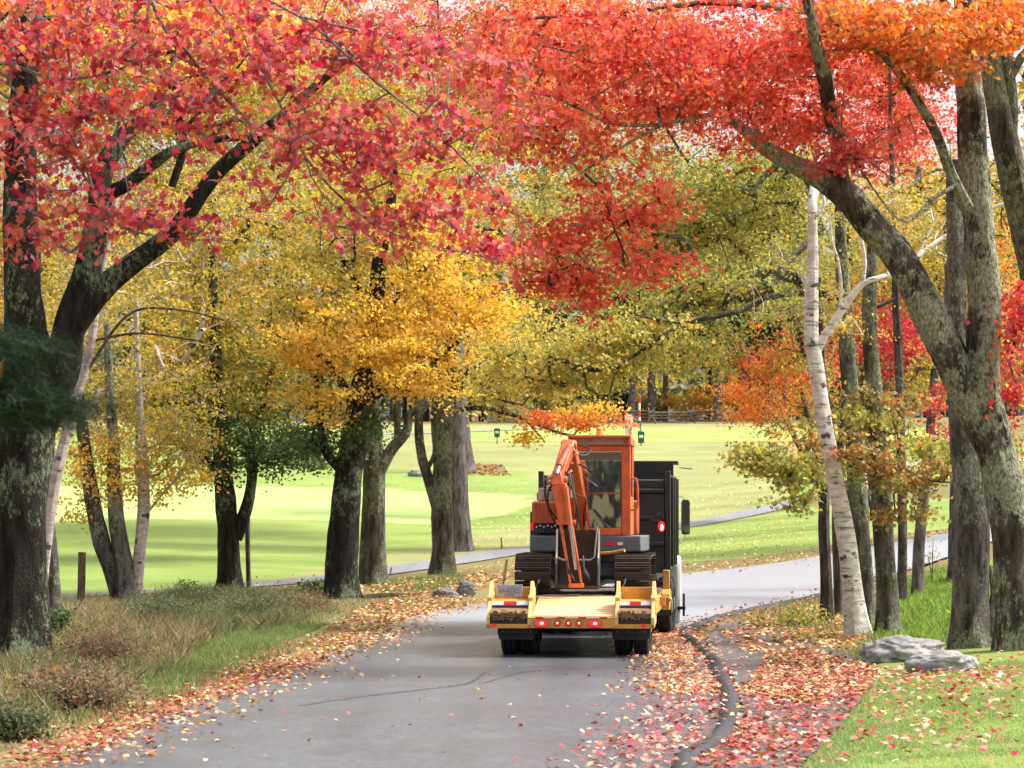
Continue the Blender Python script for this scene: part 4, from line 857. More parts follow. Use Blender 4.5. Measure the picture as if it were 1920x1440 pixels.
# ------------------------------------------------------------------ rocks, posts, golf furniture
M_rock = mat_stone("boulder_stone", (.17,.16,.15), (.40,.38,.37)); M_rockd = mat_stone("dark_stone", (.12,.11,.10), (.24,.22,.20))
def boulder(label, px, py, wpx, hpx, mat, dep=.8, seed=0, rz=0., sink=.25):
    g = ghit(px, py); s = g[1]/F; import bmesh
    bm = bmesh.new(); bmesh.ops.create_icosphere(bm, subdivisions=5, radius=1)
    for v in bm.verts:
        p = v.co.copy(); k = 1 + .34*mnoise.noise(p*1.1+Vector((seed, 0, 0))) - .22*abs(mnoise.noise(p*2.3+Vector((0, seed, 0)))) + .07*mnoise.noise(p*6) + .03*mnoise.noise(p*15)
        q = p*k; q.z = math.copysign(abs(q.z)**.8, q.z); q.x = math.copysign(abs(q.x)**.85, q.x)
        v.co = Vector((q.x*wpx*s/2, q.y*wpx*s/2*dep, (q.z*.5+.5-sink)*hpx*s/(1-sink)))
    me = bpy.data.meshes.new("boulder"); bm.to_mesh(me); bm.free(); me.polygons.foreach_set("use_smooth", [True]*len(me.polygons))
    o = link("boulder", me, mat); o.location = g; o.rotation_euler = (0, 0, rz); return tag(o, label, "boulder")
boulder("long pale grey boulder lying at the foot of the white birch", 1690, 1238, 160, 46, M_rock, .7, 1, .05)
boulder("smaller bluish-grey boulder on the lawn in front of the long pale one", 1765, 1262, 130, 42, M_rock, .7, 4, -.25)
boulder("flat dark boulder at the left road edge below the mossy forked maple", 836, 1120, 48, 18, M_rockd, .9, 7)
boulder("upright brown boulder at the left road edge behind the trailer", 873, 1118, 36, 30, M_rockd, .9, 9)
boulder("low grey rock at the left end of the bare hump on the golf slope", 782, 893, 34, 12, M_rock, .6, 12)
M_wood = mat_bark("weathered_wood", (.05,.035,.025), (.15,.10,.07), (.2,.2,.15), .05, 12); M_rail = mat_bark("rail_wood", (.10,.085,.07), (.30,.25,.2), (.3,.3,.25), .1, 9)
def wood_post():
    g = ghit(152, 1138); s = g[1]/F; mb = MB(); h = 103*s; w = 13*s
    mb.prism([(-w/2,-w/2),(w/2,-w/2),(w/2,w/2),(-w/2,w/2)], -.3, h, 'z'); o = mb.build("wooden_post", M_wood, None, .012); o.location = g; o.rotation_euler = (0, .02, .3)
    tag(o, "square brown wooden post in the grass left of the birch clump", "post")
wood_post()
def log():
    a, b = ghit(680, 1124), ghit(790, 1118); mb = MB(); a[2] += .05; b[2] += .05
    pts = [a + (b-a)*t + np.array([0, .04*math.sin(9*t), .02*math.sin(5*t)]) for t in np.linspace(0, 1, 9)]; mb.tube([tuple(p - a) for p in pts], [.06,.075,.07,.075,.07,.065,.07,.06,.05], 10)
    o = mb.build("fallen_log", M_wood, None); o.location = a; tag(o, "long thin fallen log on the leaf litter right of the black-trunked maple", "log")
log()
M_white = mat_paint("white_paint", (.78,.78,.78), .5, dirt=.2, dirtcol=(.5,.48,.44)); M_green = mat_paint("green_plastic", (.015,.10,.065), .4, dirt=.2)
M_red = mat_paint("red_paint", (.6,.03,.03), .45, dirt=.1); M_dk = mat_paint("dark_metal", (.05,.05,.05), .5, dirt=.2)
def far_item(name, label, cat, px, py): 
    g = ghit(px, py); return empty(name, tuple(g), 0, label, cat), g[1]/F
r, s = far_item("marker_pillar", "white square pillar on the golf tee left of the red and white pole", "pillar", 1179, 838)
mb = MB(); w = 14*s; mb.bx(-w/2, w/2, -w/2, w/2, -.2, 57*s); mb.build("shaft", M_white, r, .03)
mb = MB(); mb.bx(-w*.54, w*.54, -w*.54, w*.54, 57*s+.002, 60*s); mb.build("cap", M_white, r, .03)
mb = MB(); mb.bx(-w*.53, w*.53, -w*.53, w*.53, -.19, 5*s); mb.build("base", mat_stone("concrete", (.3,.28,.27), (.4,.38,.37)), r, .02)
r, s = far_item("yardage_pole", "red and white striped pole rising above a green ball washer on the tee", "pole", 1199, 822)
for k in range(5):
    mb = MB(); mb.cyl((0,0,(14+k*13)*s), (0,0,(14+(k+1)*13)*s), 2.0*s, 10); mb.build("stripe", M_red if k % 2 == 0 and k else M_white, r)
mb = MB(); mb.cyl((0,0,-.2), (0,0,14*s), 1.2*s, 10); mb.build("stake", M_dk, r)
def washer(label, px, py, hb, wb, hbox, arm):
    r, s = far_item("ball_washer", label, "ball washer", px, py)
    mb = MB(); mb.cyl((0,0,-.2), (0,0,hb*s), 1.0*s, 10); mb.build("post", M_dk, r)
    mb = MB(); w = wb*s; mb.prism([(-w*.42,hb*s),(w*.42,hb*s),(w*.5,(hb+hbox*.85)*s),(w*.4,(hb+hbox)*s),(-w*.4,(hb+hbox)*s),(-w*.5,(hb+hbox*.85)*s)], -w*.3, w*.3, 'y'); mb.build("housing", M_green, r, .02)
    mb = MB(); mb.bx(-w*.3, w*.3, -w*.325, -w*.305, (hb+hbox*.45)*s, (hb+hbox*.7)*s); mb.build("plate", M_white, r)
    if arm:
        mb = MB(); mb.cyl((0,0,(hb+hbox)*s), (-2.5*s,0,(hb+hbox+14)*s), 1.2*s, 8); mb.cyl((-2.5*s,0,(hb+hbox+10)*s), (-2.5*s,0,(hb+hbox+20)*s), 3.2*s, 10, 3.8*s); mb.build("crank", M_green, r)
washer("green ball washer with a crank arm right of the white pillar", 1202, 836, 5, 13, 22, True)
washer("small green ball washer on a thin stake left of the orange branch", 932, 832, 12, 12, 17, False)
for px, py, h, lab in ((940,1032,24,"thin grey stake by the cart path left of the truck"),(732,1078,14,"short pale bent stake by the cart path right of the mossy straight maple")):
    g = ghit(px, py); s = g[1]/F; mb = MB(); mb.tube([(0,0,-.1),(0.01,0,h*s*.6),(.04*(px < 800),0,h*s)], 1.5*s, 8); o = mb.build("stake", M_rail, None); o.location = g; tag(o, lab, "stake")
def rail_fence():
    Y = 236.; root = empty("rail_fence", (0, Y, hz(0, Y)), 0, "weathered zigzag split-rail fence along the top of the golf course", "fence"); z0 = hz(0, Y)
    xs = np.arange(-1.5, 22.5, 3.05); s = Y/F
    zz = [(x, (.7 if i % 2 else 0)) for i, x in enumerate(xs)]
    for i in range(len(zz)-1):
        (xa, ya), (xb, yb) = zz[i], zz[i+1]; za, zb = hz(xa, Y+ya)-z0, hz(xb, Y+yb)-z0; mb = MB()
        for k in range(4):
            o_ = .05 if i % 2 else -.05; h = .14 + .24*k + (.1 if i % 2 else 0)
            mb.tube([(xa-.25, ya+o_, za+h+rng.normal(0,.02)), ((xa+xb)/2, (ya+yb)/2, (za+zb)/2+h+rng.normal(0,.02)), (xb+.25, yb+o_, zb+h+rng.normal(0,.02))], [.055,.065,.05], 6)
        mb.build("rails", M_rail, root)
    for i, (xa, ya) in enumerate(zz):
        za = hz(xa, Y+ya)-z0; mb = MB(); mb.cyl((xa-.38, ya-.25, za-.1), (xa+.28, ya+.2, za+1.28), .06, 6, .05); mb.cyl((xa+.38, ya-.25, za-.1), (xa-.28, ya+.2, za+1.28), .06, 6, .05); mb.build("post", M_rail, root)
rail_fence()
# ------------------------------------------------------------------ vehicles
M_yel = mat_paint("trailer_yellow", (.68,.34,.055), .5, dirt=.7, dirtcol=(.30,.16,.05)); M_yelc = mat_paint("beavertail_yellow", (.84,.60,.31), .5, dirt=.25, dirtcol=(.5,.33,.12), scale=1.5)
M_pale = mat_paint("worn_yellow_edge", (.78,.49,.17), .5, dirt=.35, dirtcol=(.5,.3,.1))
M_mud = mat_paint("caked_mud", (.16,.09,.045), .9, dirt=.7, dirtcol=(.42,.24,.07), scale=9); M_deckw = mat_paint("muddy_planks", (.10,.075,.055), .85, dirt=.6, dirtcol=(.22,.16,.11), scale=5)
M_steel = mat_paint("dark_steel", (.035,.032,.03), .5, dirt=.4); M_rub = mat_paint("tyre_rubber", (.014,.014,.016), .8, dirt=.3, dirtcol=(.06,.055,.05)); M_rim = mat_paint("wheel_rim", (.35,.35,.35), .4, dirt=.4)
M_flap = mat_paint("rubber_flap", (.02,.02,.023), .6, dirt=.3, dirtcol=(.07,.065,.06)); M_num = mat_paint("faded_lettering", (.28,.27,.26), .7, dirt=.5, dirtcol=(.06,.06,.06), scale=20)
M_ora = mat_paint("excavator_orange", (.74,.14,.035), .42, dirt=.65, dirtcol=(.22,.07,.03), scale=4); M_orad = mat_paint("rusted_orange", (.55,.10,.03), .6, dirt=.8, dirtcol=(.14,.05,.03), scale=6)
M_gry = mat_paint("grey_skirt", (.10,.125,.155), .5, dirt=.5, dirtcol=(.22,.20,.17)); M_trk = mat_paint("track_steel", (.075,.058,.05), .45, metal=.4, dirt=.6, dirtcol=(.16,.11,.08), scale=7)
M_bkt = mat_paint("bucket_steel", (.03,.022,.018), .6, dirt=.5, dirtcol=(.12,.09,.07)); M_edge = mat_paint("worn_steel_edge", (.32,.30,.27), .4, metal=.5, dirt=.5)
M_hose = mat_paint("rubber_hose", (.015,.015,.015), .5, dirt=.1); M_chrome = mat_paint("chrome_rod", (.6,.6,.6), .2, metal=.9, dirt=.2); M_int = mat_paint("cab_lining", (.16,.15,.14), .8, dirt=.3)
M_blk = mat_paint("dump_body_black", (.012,.012,.014), .35, dirt=.3, dirtcol=(.045,.04,.04), spec=.6); M_wht = mat_paint("truck_white", (.75,.75,.75), .35, dirt=.2, dirtcol=(.4,.38,.35))
M_refw = mat_paint("reflector_white", (.78,.80,.86), .4, dirt=.15); M_refr = mat_paint("reflector_red", (.62,.015,.03), .4, dirt=.1); M_lens = mat_paint("red_lens", (.45,.01,.02), .25, dirt=.1)
M_lit = mat_emit("lit_red_lens", (1, .015, .03), .9); M_core = mat_emit("lamp_bulb_glow", (1, .42, .25), 2.6); M_dim = mat_emit("dim_red_lens", (.7, .01, .02), .4)
M_plate = mat_paint("plate_metal", (.38,.40,.46), .5, dirt=.4, dirtcol=(.2,.2,.24), scale=18); M_plt2 = mat_paint("plate_characters", (.2,.21,.28), .6, dirt=.2)
M_amber = mat_paint("amber_plastic", (.85,.35,.03), .25, dirt=.1); M_mir = mat_paint("mirror_glass", (.55,.58,.6), .08, metal=1., dirt=.1)
M_pink = mat_paint("faded_canister", (.42,.33,.31), .6, dirt=.5, dirtcol=(.15,.12,.11), scale=8)
def glass_mat():
    m, n, p, out = newmat("window_glass"); t = nd(n, "ShaderNodeBsdfTransparent"); t.inputs[0].default_value = (.72,.75,.75,1)
    g = nd(n, "ShaderNodeBsdfGlossy"); g.inputs['Roughness'].default_value = .04; g.inputs[0].default_value = (.9,.95,1,1)
    f = nd(n, "ShaderNodeLayerWeight"); f.inputs[0].default_value = .45; x = nd(n, "ShaderNodeMixShader")
    mm = nd(n, "ShaderNodeMath", operation='MULTIPLY_ADD'); n.links.new(f.outputs['Fresnel'], mm.inputs[0]); mm.inputs[1].default_value = .9; mm.inputs[2].default_value = .17
    v = objvec(n); w = noise_tex(n, v, 2.6, 1, .4, (1.8, 1, .45)); b = nd(n, "ShaderNodeBump"); b.inputs['Strength'].default_value = .4; b.inputs['Distance'].default_value = .05; n.links.new(w, b.inputs['Height']); n.links.new(b.outputs[0], g.inputs['Normal'])
    n.links.new(mm.outputs[0], x.inputs[0]); n.links.new(t.outputs[0], x.inputs[1]); n.links.new(g.outputs[0], x.inputs[2]); n.links.new(x.outputs[0], out.inputs[0]); return m
M_glass = glass_mat()
def text_mesh(name, s, size, w, mat, parent, loc, rot, ext=.002):
    cu = bpy.data.curves.new(name, 'FONT'); cu.body = s; cu.size = size; cu.extrude = ext; cu.align_x = 'CENTER'; cu.align_y = 'CENTER'; cu.resolution_u = 3
    t = bpy.data.objects.new(name, cu); COL.objects.link(t); dg = bpy.context.evaluated_depsgraph_get(); me = bpy.data.meshes.new_from_object(t.evaluated_get(dg)); bpy.data.objects.remove(t)
    o = link(name, me, mat, parent); k = w / max(o.dimensions.x, 1e-3); o.scale = (k, 1, 1) if k else (1,1,1); o.location = loc; o.rotation_euler = rot; return o
def wheel(parent, x, y, r, w, face=1, tread=True):
    """tyre with a rounded shoulder and grooves; rim as its sub-part"""
    prof = [(-.5,.62),(-.5,.86),(-.44,.96),(-.36,1.0),(-.2,1.0),(-.18,.965),(-.12,.965),(-.1,1.0),(.1,1.0),(.12,.965),(.18,.965),(.2,1.0),(.36,1.0),(.44,.96),(.5,.86),(.5,.62)]
    n = 36; mb = MB(); k = len(prof)
    for i in range(n):
        a = 2*math.pi*i/n
        for (u, q) in prof: mb.v.append((x+u*w, y+math.cos(a)*q*r, r+math.sin(a)*q*r))
    for i in range(n):
        for j in range(k-1): mb.f.append((i*k+j, i*k+j+1, ((i+1) % n)*k+j+1, ((i+1) % n)*k+j)); mb.m.append(0)
    ty = mb.build("wheel", M_rub, parent); m2 = MB(); m2.cyl((x-w*.45,y,r), (x+w*.3*face,y,r), r*.63, 28); m2.cyl((x,y,r), (x+w*.5*face,y,r), r*.25, 16)
    m2.build("rim", M_rim, ty, .005); return ty
def oval(mb, c, rx, rz, y0, y1, n=24): mb.prism([(c[0]+rx*math.cos(2*math.pi*i/n), c[1]+rz*math.sin(2*math.pi*i/n)) for i in range(n)], y0, y1, 'y')

YAW = math.radians(-4.5)
def trailer():
    ox, oy = .88, 46.0; R = empty("equipment_trailer", (ox, oy, hz(ox, oy)+.045), YAW, "yellow flatbed equipment trailer with ribbed beavertail and lit red tail lights on the road", "trailer")
    # rear frame: golden lamp board between muddy recesses
    mb = MB(); mb.bx(-.60,.66,.0,.10,.44,.595); mb.bx(-.66,.70,-.006,.0,.585,.60); mb.build("lamp_board", M_yel, R, .006)
    for x0, x1 in ((-1.27,-.60),(.66,1.25)):
        mb = MB(); mb.bx(x0,x1,.0,.09,.435,.50); mb.build("rear_beam", M_yel, R, .006)
        mb = MB(); mb.bx(x0+.02,x1-.02,.06,.12,.50,.60); mb.build("recess_panel", M_steel, R)
        # ramp: muddy ledge, stepped body, reflective strip, tall side plates
        a, b = x0+.05, x1-.05
        m2 = MB(); m2.prism([(.02,.60),(.0,.66),(.06,.70),(.30,.735),(.30,.60)], a, b)
        for i in range(60):
            xx = random.uniform(a+.04,b-.04); m2.box((xx, random.uniform(-.0,.05), random.uniform(.56,.69)), (random.uniform(.02,.06), random.uniform(.02,.04), random.uniform(.01,.05)), Matrix.Rotation(random.uniform(-.6,.6),3,'Y') @ Matrix.Rotation(random.uniform(-.5,.5),3,'X'))
        rp = m2.build("ramp", M_mud, R, .008)
        m3 = MB(); m3.prism([(.303,.60),(.303,.745),(.36,.84),(.80,.86),(.80,1.04),(.83,1.04),(.83,.60)], a, b); m3.build("ramp_face", M_yel, rp, .006)
        m3 = MB(); m3.box(((a+b)/2,.305,.755),(b-a-.04,.03,.03)); m3.build("hinge_bar", M_steel, rp, .004)
        w = (b-a)/3
        for k, mt in enumerate((M_refw, M_refr, M_refw)):
            m4 = MB(); m4.box((a+w*(k+.5), .332, .802), (w*.985, .006, .062), Matrix.Rotation(math.radians(-31),3,'X')); m4.build("reflective_strip", mt, rp)
        for xo in (x0, x1-.05):
            m5 = MB(); m5.prism([(0,.435),(0,.60),(.10,.66),(.32,.86),(.62,1.13),(.70,1.13),(.86,1.05),(1.0,1.02),(1.0,.50)], xo, xo+.05)
            for q in (.30,.52,.74): m5.prism([(q,.62),(q+.05,.62),(q+.05,.9+q*.1),(q,.86+q*.1)], xo-.012, xo+.062)
            m5.build("ramp_side_plate", M_pale, R, .006)
    # ribbed beavertail floor
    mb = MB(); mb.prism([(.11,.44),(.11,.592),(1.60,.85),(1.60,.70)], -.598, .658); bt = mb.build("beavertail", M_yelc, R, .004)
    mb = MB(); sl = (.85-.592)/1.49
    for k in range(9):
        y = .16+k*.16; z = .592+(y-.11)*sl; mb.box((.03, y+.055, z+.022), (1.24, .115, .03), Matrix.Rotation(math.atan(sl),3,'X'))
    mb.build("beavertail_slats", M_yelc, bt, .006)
    for k in range(4):
        m4 = MB(); m4.bx(-.53+k*.32,-.41+k*.32,-.016,-.008,.588,.608); m4.build("reflective_mark", M_refr, R)
        if k < 3: m4 = MB(); m4.bx(-.405+k*.32,-.215+k*.32,-.016,-.008,.588,.608); m4.build("reflective_mark", M_refw, R)
    # lamps
    for x in (-.44, .36):
        mb = MB(); oval(mb, (x,.51), .098, .052, -.02, -.0, 28); h = mb.build("tail_light", M_lit, R, .004); mb = MB(); oval(mb, (x+.005,.513), .028, .022, -.024, -.021, 16); mb.build("bulb", M_core, h)
        mb = MB(); oval(mb, (x,.51), .108, .061, -.012, -.0, 28); mb.build("lamp_grommet", M_steel, h)
    for x in (-.20,-.035,.125):
        mb = MB(); oval(mb, (x,.515), .042, .042, -.018, -.0, 20); h = mb.build("marker_light", M_dim, R, .003); mb = MB(); oval(mb, (x,.517), .014, .014, -.021, -.019, 12); mb.build("bulb", M_core, h)
        mb = MB(); oval(mb, (x,.515), .050, .050, -.010, -.0, 20); mb.build("lamp_grommet", M_steel, h)
    for x in (-1.15, 1.09):
        mb = MB(); oval(mb, (x,.485), .04, .022, -.015, -.0, 16); mb.build("side_marker_light", M_dim, R, .003)
    # licence plate standing on the left ramp
    mb = MB(); mb.box((-.97,.60,.985), (.40,.012,.185), Matrix.Rotation(math.radians(-6),3,'X')); p = mb.build("licence_plate", M_plate, R, .004)
    text_mesh("plate_characters", "64-81K5", .13, .31, M_plt2, p, (-.97,.588,.985), (math.radians(84),0,0)); text_mesh("plate_caption", "TRAILER", .035, .16, M_plt2, p, (-.97,.581,.918), (math.radians(84),0,0))
    # main deck, side rails, underframe
    mb = MB(); mb.bx(-1.18,1.16,1.60,1.68,.70,.872); mb.build("deck_edge", M_yel, R, .006)
    mb = MB()
    for k in range(12): mb.bx(-1.18+k*.195, -1.18+k*.195+.188, 1.682, 7.2, .80, .866+.006*(k % 2))
    mb.build("deck_planks", M_deckw, R, .004)
    for x0, x1 in ((-1.27,-1.19),(1.17,1.25)):
        mb = MB(); mb.bx(x0,x1,1.01,7.3,.62,.85); mb.build("side_rail", M_yel, R, .008)
        for yy in (2.6, 4.4, 6.2):
            s = -1 if x0 < 0 else 1; mb = MB(); mb.bx(min(x1 if s>0 else x0-.09, x1 if s>0 else x0), max(x1+.09 if s>0 else x0, x1+.09 if s>0 else x0), yy, yy+.12, .70,.84); mb.build("stake_pocket", M_yel, R, .006)
    mb = MB(); mb.bx(-.5,-.35,1.61,7.2,.45,.795); mb.bx(.35,.5,1.61,7.2,.45,.795); mb.bx(-1.1,1.1,7.2,7.35,.45,.86); mb.bx(-1.0,1.0,.13,.2,.44,.58); mb.bx(-.35,.35,1.0,1.12,.48,.62); mb.build("underframe", M_steel, R, .006)
    mb = MB(); mb.beam((-.8,7.35,.62),(0,8.7,.62),.1,.16); mb.beam((.8,7.35,.62),(0,8.7,.62),.1,.16); mb.cyl((0,8.66,.62),(0,8.9,.62),.09,14); mb.build("tongue", M_yel, R, .006)
    # outrigger on the right and a thin stake on the left
    mb = MB(); mb.prism([(3.6,.60),(3.6,.86),(3.75,.93),(4.3,.93),(4.3,.66),(4.0,.60)], 1.25, 1.38); mb.bx(1.26,1.37,3.9,4.1,.93,1.24); mb.box((1.33,3.78,.80),(.16,.5,.05),Matrix.Rotation(.45,3,'Y')); mb.build("outrigger", M_yel, R, .01)
    mb = MB(); mb.tube([(-1.30,3.2,.7),(-1.28,3.2,1.05),(-1.22,3.22,1.42)], .022, 8); mb.build("stake", M_pale, R)
    # mud flaps and wheels
    for x0, x1 in ((-1.13,-.56),(.60,1.17)):
        mb = MB(); mb.prism([(x0,.435),(x0,.33),(x0+.03,.25),(x1-.03,.25),(x1,.33),(x1,.435)], .38, .392, 'y'); fl = mb.build("mud_flap", M_flap, R, .003)
        text_mesh("phone_number", "417-782-3218", .07, .46, M_num, fl, ((x0+x1)/2,.377,.375), (math.radians(90),0,0), .0015)
        for yy in (.98, 1.90):
            for xx, f in ((x0+.14,-1),(x1-.14,1)): wheel(R, xx, yy, .41, .235, f if (x0 < 0) == (f < 0) else f)
    mb = MB()
    for yy in (.98, 1.90): mb.cyl((-1.0,yy,.41),(1.0,yy,.41),.06,12)
    mb.build("axle", M_steel, R)
    # chains over the deck edge
    mb = MB()
    for (x, y0) in ((-.66,1.75),(.70,1.75)):
        for k in range(12): q = k/11; mb.tube([(x+.02*math.sin(k*9), y0+q*.8, .88+q*.25), (x+.02*math.cos(k*7), y0+q*.8+.05, .88+q*.25+.02)], .012, 6)
    mb.build("tie_down_chain", M_steel, R)
    return R
TR = trailer()
def inT(x, y, z): 
    m = Matrix.Translation(TR.location) @ Matrix.Rotation(YAW, 4, 'Z'); return m @ Vector((x, y, z))

def excavator():
    R = empty("excavator", tuple(inT(.03, 4.0, .872)), YAW, "orange tracked excavator riding on the yellow trailer with its arm folded down", "excavator")
    # tracks
    for sx in (-.79, .79):
        r, hl = .285, 1.12; per = 2*math.pi*r + 4*hl; n = 40; mb = MB()
        def loop(s):
            s = s % per
            if s < 2*hl: return (-hl+s, r, 0.0)
            s -= 2*hl
            if s < math.pi*r: a = s/r; return (hl+math.sin(a)*r, math.cos(a)*r, a)
            s -= math.pi*r
            if s < 2*hl: return (hl-s, -r, math.pi)
            s -= 2*hl; a = s/r; return (-hl-math.sin(a)*r, -math.cos(a)*r, math.pi+a)
        for i in range(n):
            y, z, a = loop(i*per/n); Rm = Matrix.Rotation(-a, 3, 'X'); c = Vector((sx, y, z+r+.035)); up = Rm @ Vector((0,0,1)); fw = Rm @ Vector((0,1,0))
            mb.box(c, (.57, per/n*.90, .028), Rm)
            for o_ in (-.045, 0, .042): mb.box(c + up*.026 + fw*o_, (.565, .011, .03), Rm)
        t = mb.build("track", M_trk, R)
        for yy in (-hl, hl): m2 = MB(); m2.cyl((sx-.14,yy,r+.035),(sx+.14,yy,r+.035),.24,22); m2.cyl((sx-.2,yy,r+.035),(sx+.2,yy,r+.035),.09,16); m2.build("drive_wheel", M_steel, t)
        for k in range(5): yy = -.8+.4*k; m2 = MB(); m2.cyl((sx-.13,yy,.15),(sx+.13,yy,.15),.09,14); m2.build("track_roller", M_steel, t); m2 = MB(); m2.bx(sx-.12,sx+.12,-hl+.1,hl-.1,.17,.46); m2.build("track_frame", M_steel, t, .01)
    mb = MB(); mb.bx(-.66,.66,-.5,.5,.22,.50); mb.bx(-.66,.66,-.62,-.50,.28,.42); mb.cyl((0,0,.5),(0,0,.67),.42,28); mb.build("undercarriage", M_gry, R, .01)
    # upper body
    mb = MB(); mb.prism([(-.87,-.9),(.90,-.9),(.98,-.6),(.98,.9),(.7,1.25),(-.6,1.25),(-.87,.9)], .68, .93, 'z'); b = mb.build("platform_skirt", M_gry, R, .015)
    mb = MB(); mb.bx(.33,.53,-.906,-.901,.78,.83); mb.build("reflector", M_refr, b); mb = MB(); mb.bx(.533,.62,-.906,-.901,.78,.83); mb.build("reflector", M_refw, b)
    mb = MB(); mb.bx(-.30,-.12,-.94,-.905,.66,.90); mb.build("step_recess", M_steel, b)
    mb = MB(); mb.bx(-.86,-.40,-.62,1.15,1.12,1.48); mb.bx(-.40,.80,.55,1.2,.935,1.50); mb.prism([(.8,.935),(1.24,.935),(1.3,1.1),(1.26,1.45),(.8,1.5)], -.7, .8); h = mb.build("engine_hood", M_ora, R, .03)
    mb = MB()
    for k in range(6): mb.bx(-.80+k*.06,-.775+k*.06,-.633,-.622,1.16,1.44)
    mb.build("hood_louvres", M_orad, h)
    mb = MB(); mb.bx(-.84,-.42,-.55,.6,.935,1.115); mb.build("valve_bay", M_steel, R, .01)
    mb = MB(); mb.cyl((-.68,-.35,1.485),(-.68,-.35,1.70),.10,16,.085); mb.cyl((-.55,-.45,1.485),(-.55,-.45,1.64),.07,14); mb.box((-.70,-.1,1.56),(.22,.25,.14)); mb.build("air_canister", M_pink, R, .02)
    mb = MB()
    for k in range(9):
        x = -.80+.05*k; mb.tube([(x,-.6,1.02+.03*(k % 3)),(x+.02,-.72,1.03),(x+.04,-.78,.98),(x+.10,-.70,.95)], .011, 6)
    mb.build("valve_hoses", M_hose, R); mb = MB()
    for k in range(6): mb.cyl((-.78+.06*k,-.66,1.07+.02*(k % 2)),(-.78+.06*k,-.60,1.07+.02*(k % 2)),.016,8)
    mb.build("hose_fittings", M_chrome, R)
    # cab: posts, roof with visor, glass
    x0, x1, y0, y1, z0, z1 = -.23, .74, -.86, .48, .935, 2.47
    cab = MB(); pw = .055
    cab.bx(x0,x0+.075,y0,y0+pw,z0,z1-.1); cab.bx(x1-.145,x1,y0,y0+.08,z0,z1-.1); cab.bx(x0+.076,x1-.146,y0,y0+.06,z0,z0+.12)
    cab.bx(x0,x0+pw,y1-pw,y1,z0,z1-.1); cab.bx(x1-pw,x1,y1-pw,y1,z0,z1-.1); cab.bx(x0+pw+.001,x1-pw-.001,y1-.04,y1-.002,z0,z0+.42)
    cab.bx(x0+.001,x0+.04,y0+pw+.001,y1-pw-.001,z0,z0+.5); cab.bx(x1-.04,x1-.001,y0+.082,y1-pw-.001,z0,z0+.62); cab.bx(x1-.045,x1+.004,-.1,-.04,z0+.62,z1-.1)
    cab.bx(x0,x1,y0+.001,y0+.05,z1-.19,z1-.1)
    c = cab.build("cab", M_ora, R, .014)
    m2 = MB(); m2.bx(x0-.02,x1+.015,y0-.0,y1+.02,z1-.098,z1+.03); m2.bx(x0-.02,x0+.02,y0-.20,y0-.021,z1-.09,z1+.05); m2.bx(x1-.03,x1+.015,y0-.20,y0-.021,z1-.09,z1+.05); m2.bx(x0-.02,x1+.015,y0-.235,y0-.201,z1+.022,z1+.065); m2.bx(x0-.02,x1+.015,y0-.2,y0-.001,z1+.036,z1+.062); m2.build("cab_roof", M_ora, c, .016)
    m2 = MB(); m2.bx(x0+.021,x1-.031,y0-.03,y0-.004,z1-.085,z1+.034); m2.build("roof_visor", M_pink, c)
    m2 = MB(); m2.bx(x0+.08,x1-.15,y0+.02,y0+.028,z0+.125,z1-.20); m2.build("windscreen", M_glass, c)
    m2 = MB(); m2.bx(x0+.076,x1-.146,y0+.004,y0+.016,z0+.66,z0+.685); m2.build("windscreen_bar", M_orad, c)
    m2 = MB(); m2.bx(x0+.076,x1-.146,y0+.006,y0+.018,z1-.33,z1-.215); m2.build("windscreen_header", M_int, c)
    m2 = MB(); m2.bx(x1-.028,x1-.02,y0+.09,y1-.06,z0+.63,z1-.11); m2.build("side_window", M_glass, c)
    m2 = MB(); m2.bx(x0+.06,x1-.06,y1-.03,y1-.022,z0+.43,z1-.11); m2.build("rear_window", M_glass, c)
    m2 = MB(); m2.box((.25,.05,1.28),(.46,.46,.12)); m2.box((.25,.30,1.62),(.46,.12,.62),Matrix.Rotation(-.12,3,'X')); m2.bx(.05,.45,-.1,.3,.94,1.21); m2.build("seat", M_steel, c, .03)
    m2 = MB()
    for xx in (.02,.46): m2.cyl((xx,-.45,.95),(xx,-.38,1.55),.015,8); m2.cyl((xx,-.38,1.55),(xx,-.375,1.63),.03,10)
    m2.build("control_levers", M_hose, c)
    m2 = MB(); m2.tube([(x1+.01,y0+.05,1.85),(x1+.085,y0+.03,1.84),(x1+.105,y0+.03,1.76),(x1+.115,y0+.03,1.5),(x1+.11,y0+.03,1.40),(x1+.08,y0+.03,1.35),(x1+.0,y0+.05,1.34)], .019, 8); m2.build("grab_rail", M_ora, c)
    m2 = MB(); m2.tube([(x0+.06,y0-.02,1.98),(x0+.25,y0-.02,1.86),(x0+.44,y0-.02,1.72)], .008, 6); m2.build("wiper", M_chrome, c)
    m2 = MB(); m2.cyl((.22,-.5,z1+.032),(.22,-.5,z1+.06),.07,16); m2.cyl((.22,-.5,z1+.06),(.22,-.5,z1+.17),.055,18,.045); m2.cyl((.22,-.5,z1+.171),(.22,-.5,z1+.195),.062,18,.05); m2.build("beacon", M_amber, R, .006)
    # boom, stick, cylinders, linkage, bucket
    foot, knee, tip = (.02,-.80,1.10), (-.19,-1.75,2.36), (-.35,-2.32,1.80)
    mb = MB(); mb.beam(foot, (-.09,-1.28,1.80), .15,.20,.17,.30); mb.beam((-.09,-1.28,1.80), knee, .17,.30,.19,.26); mb.beam(knee, tip, .20,.26,.16,.15)
    mb.cyl((-.32,-1.75,2.36),(-.07,-1.75,2.36),.07,14); mb.cyl((-.50,-2.32,1.80),(-.18,-2.32,1.80),.065,16); bm_ = mb.build("boom", M_ora, R, .02)
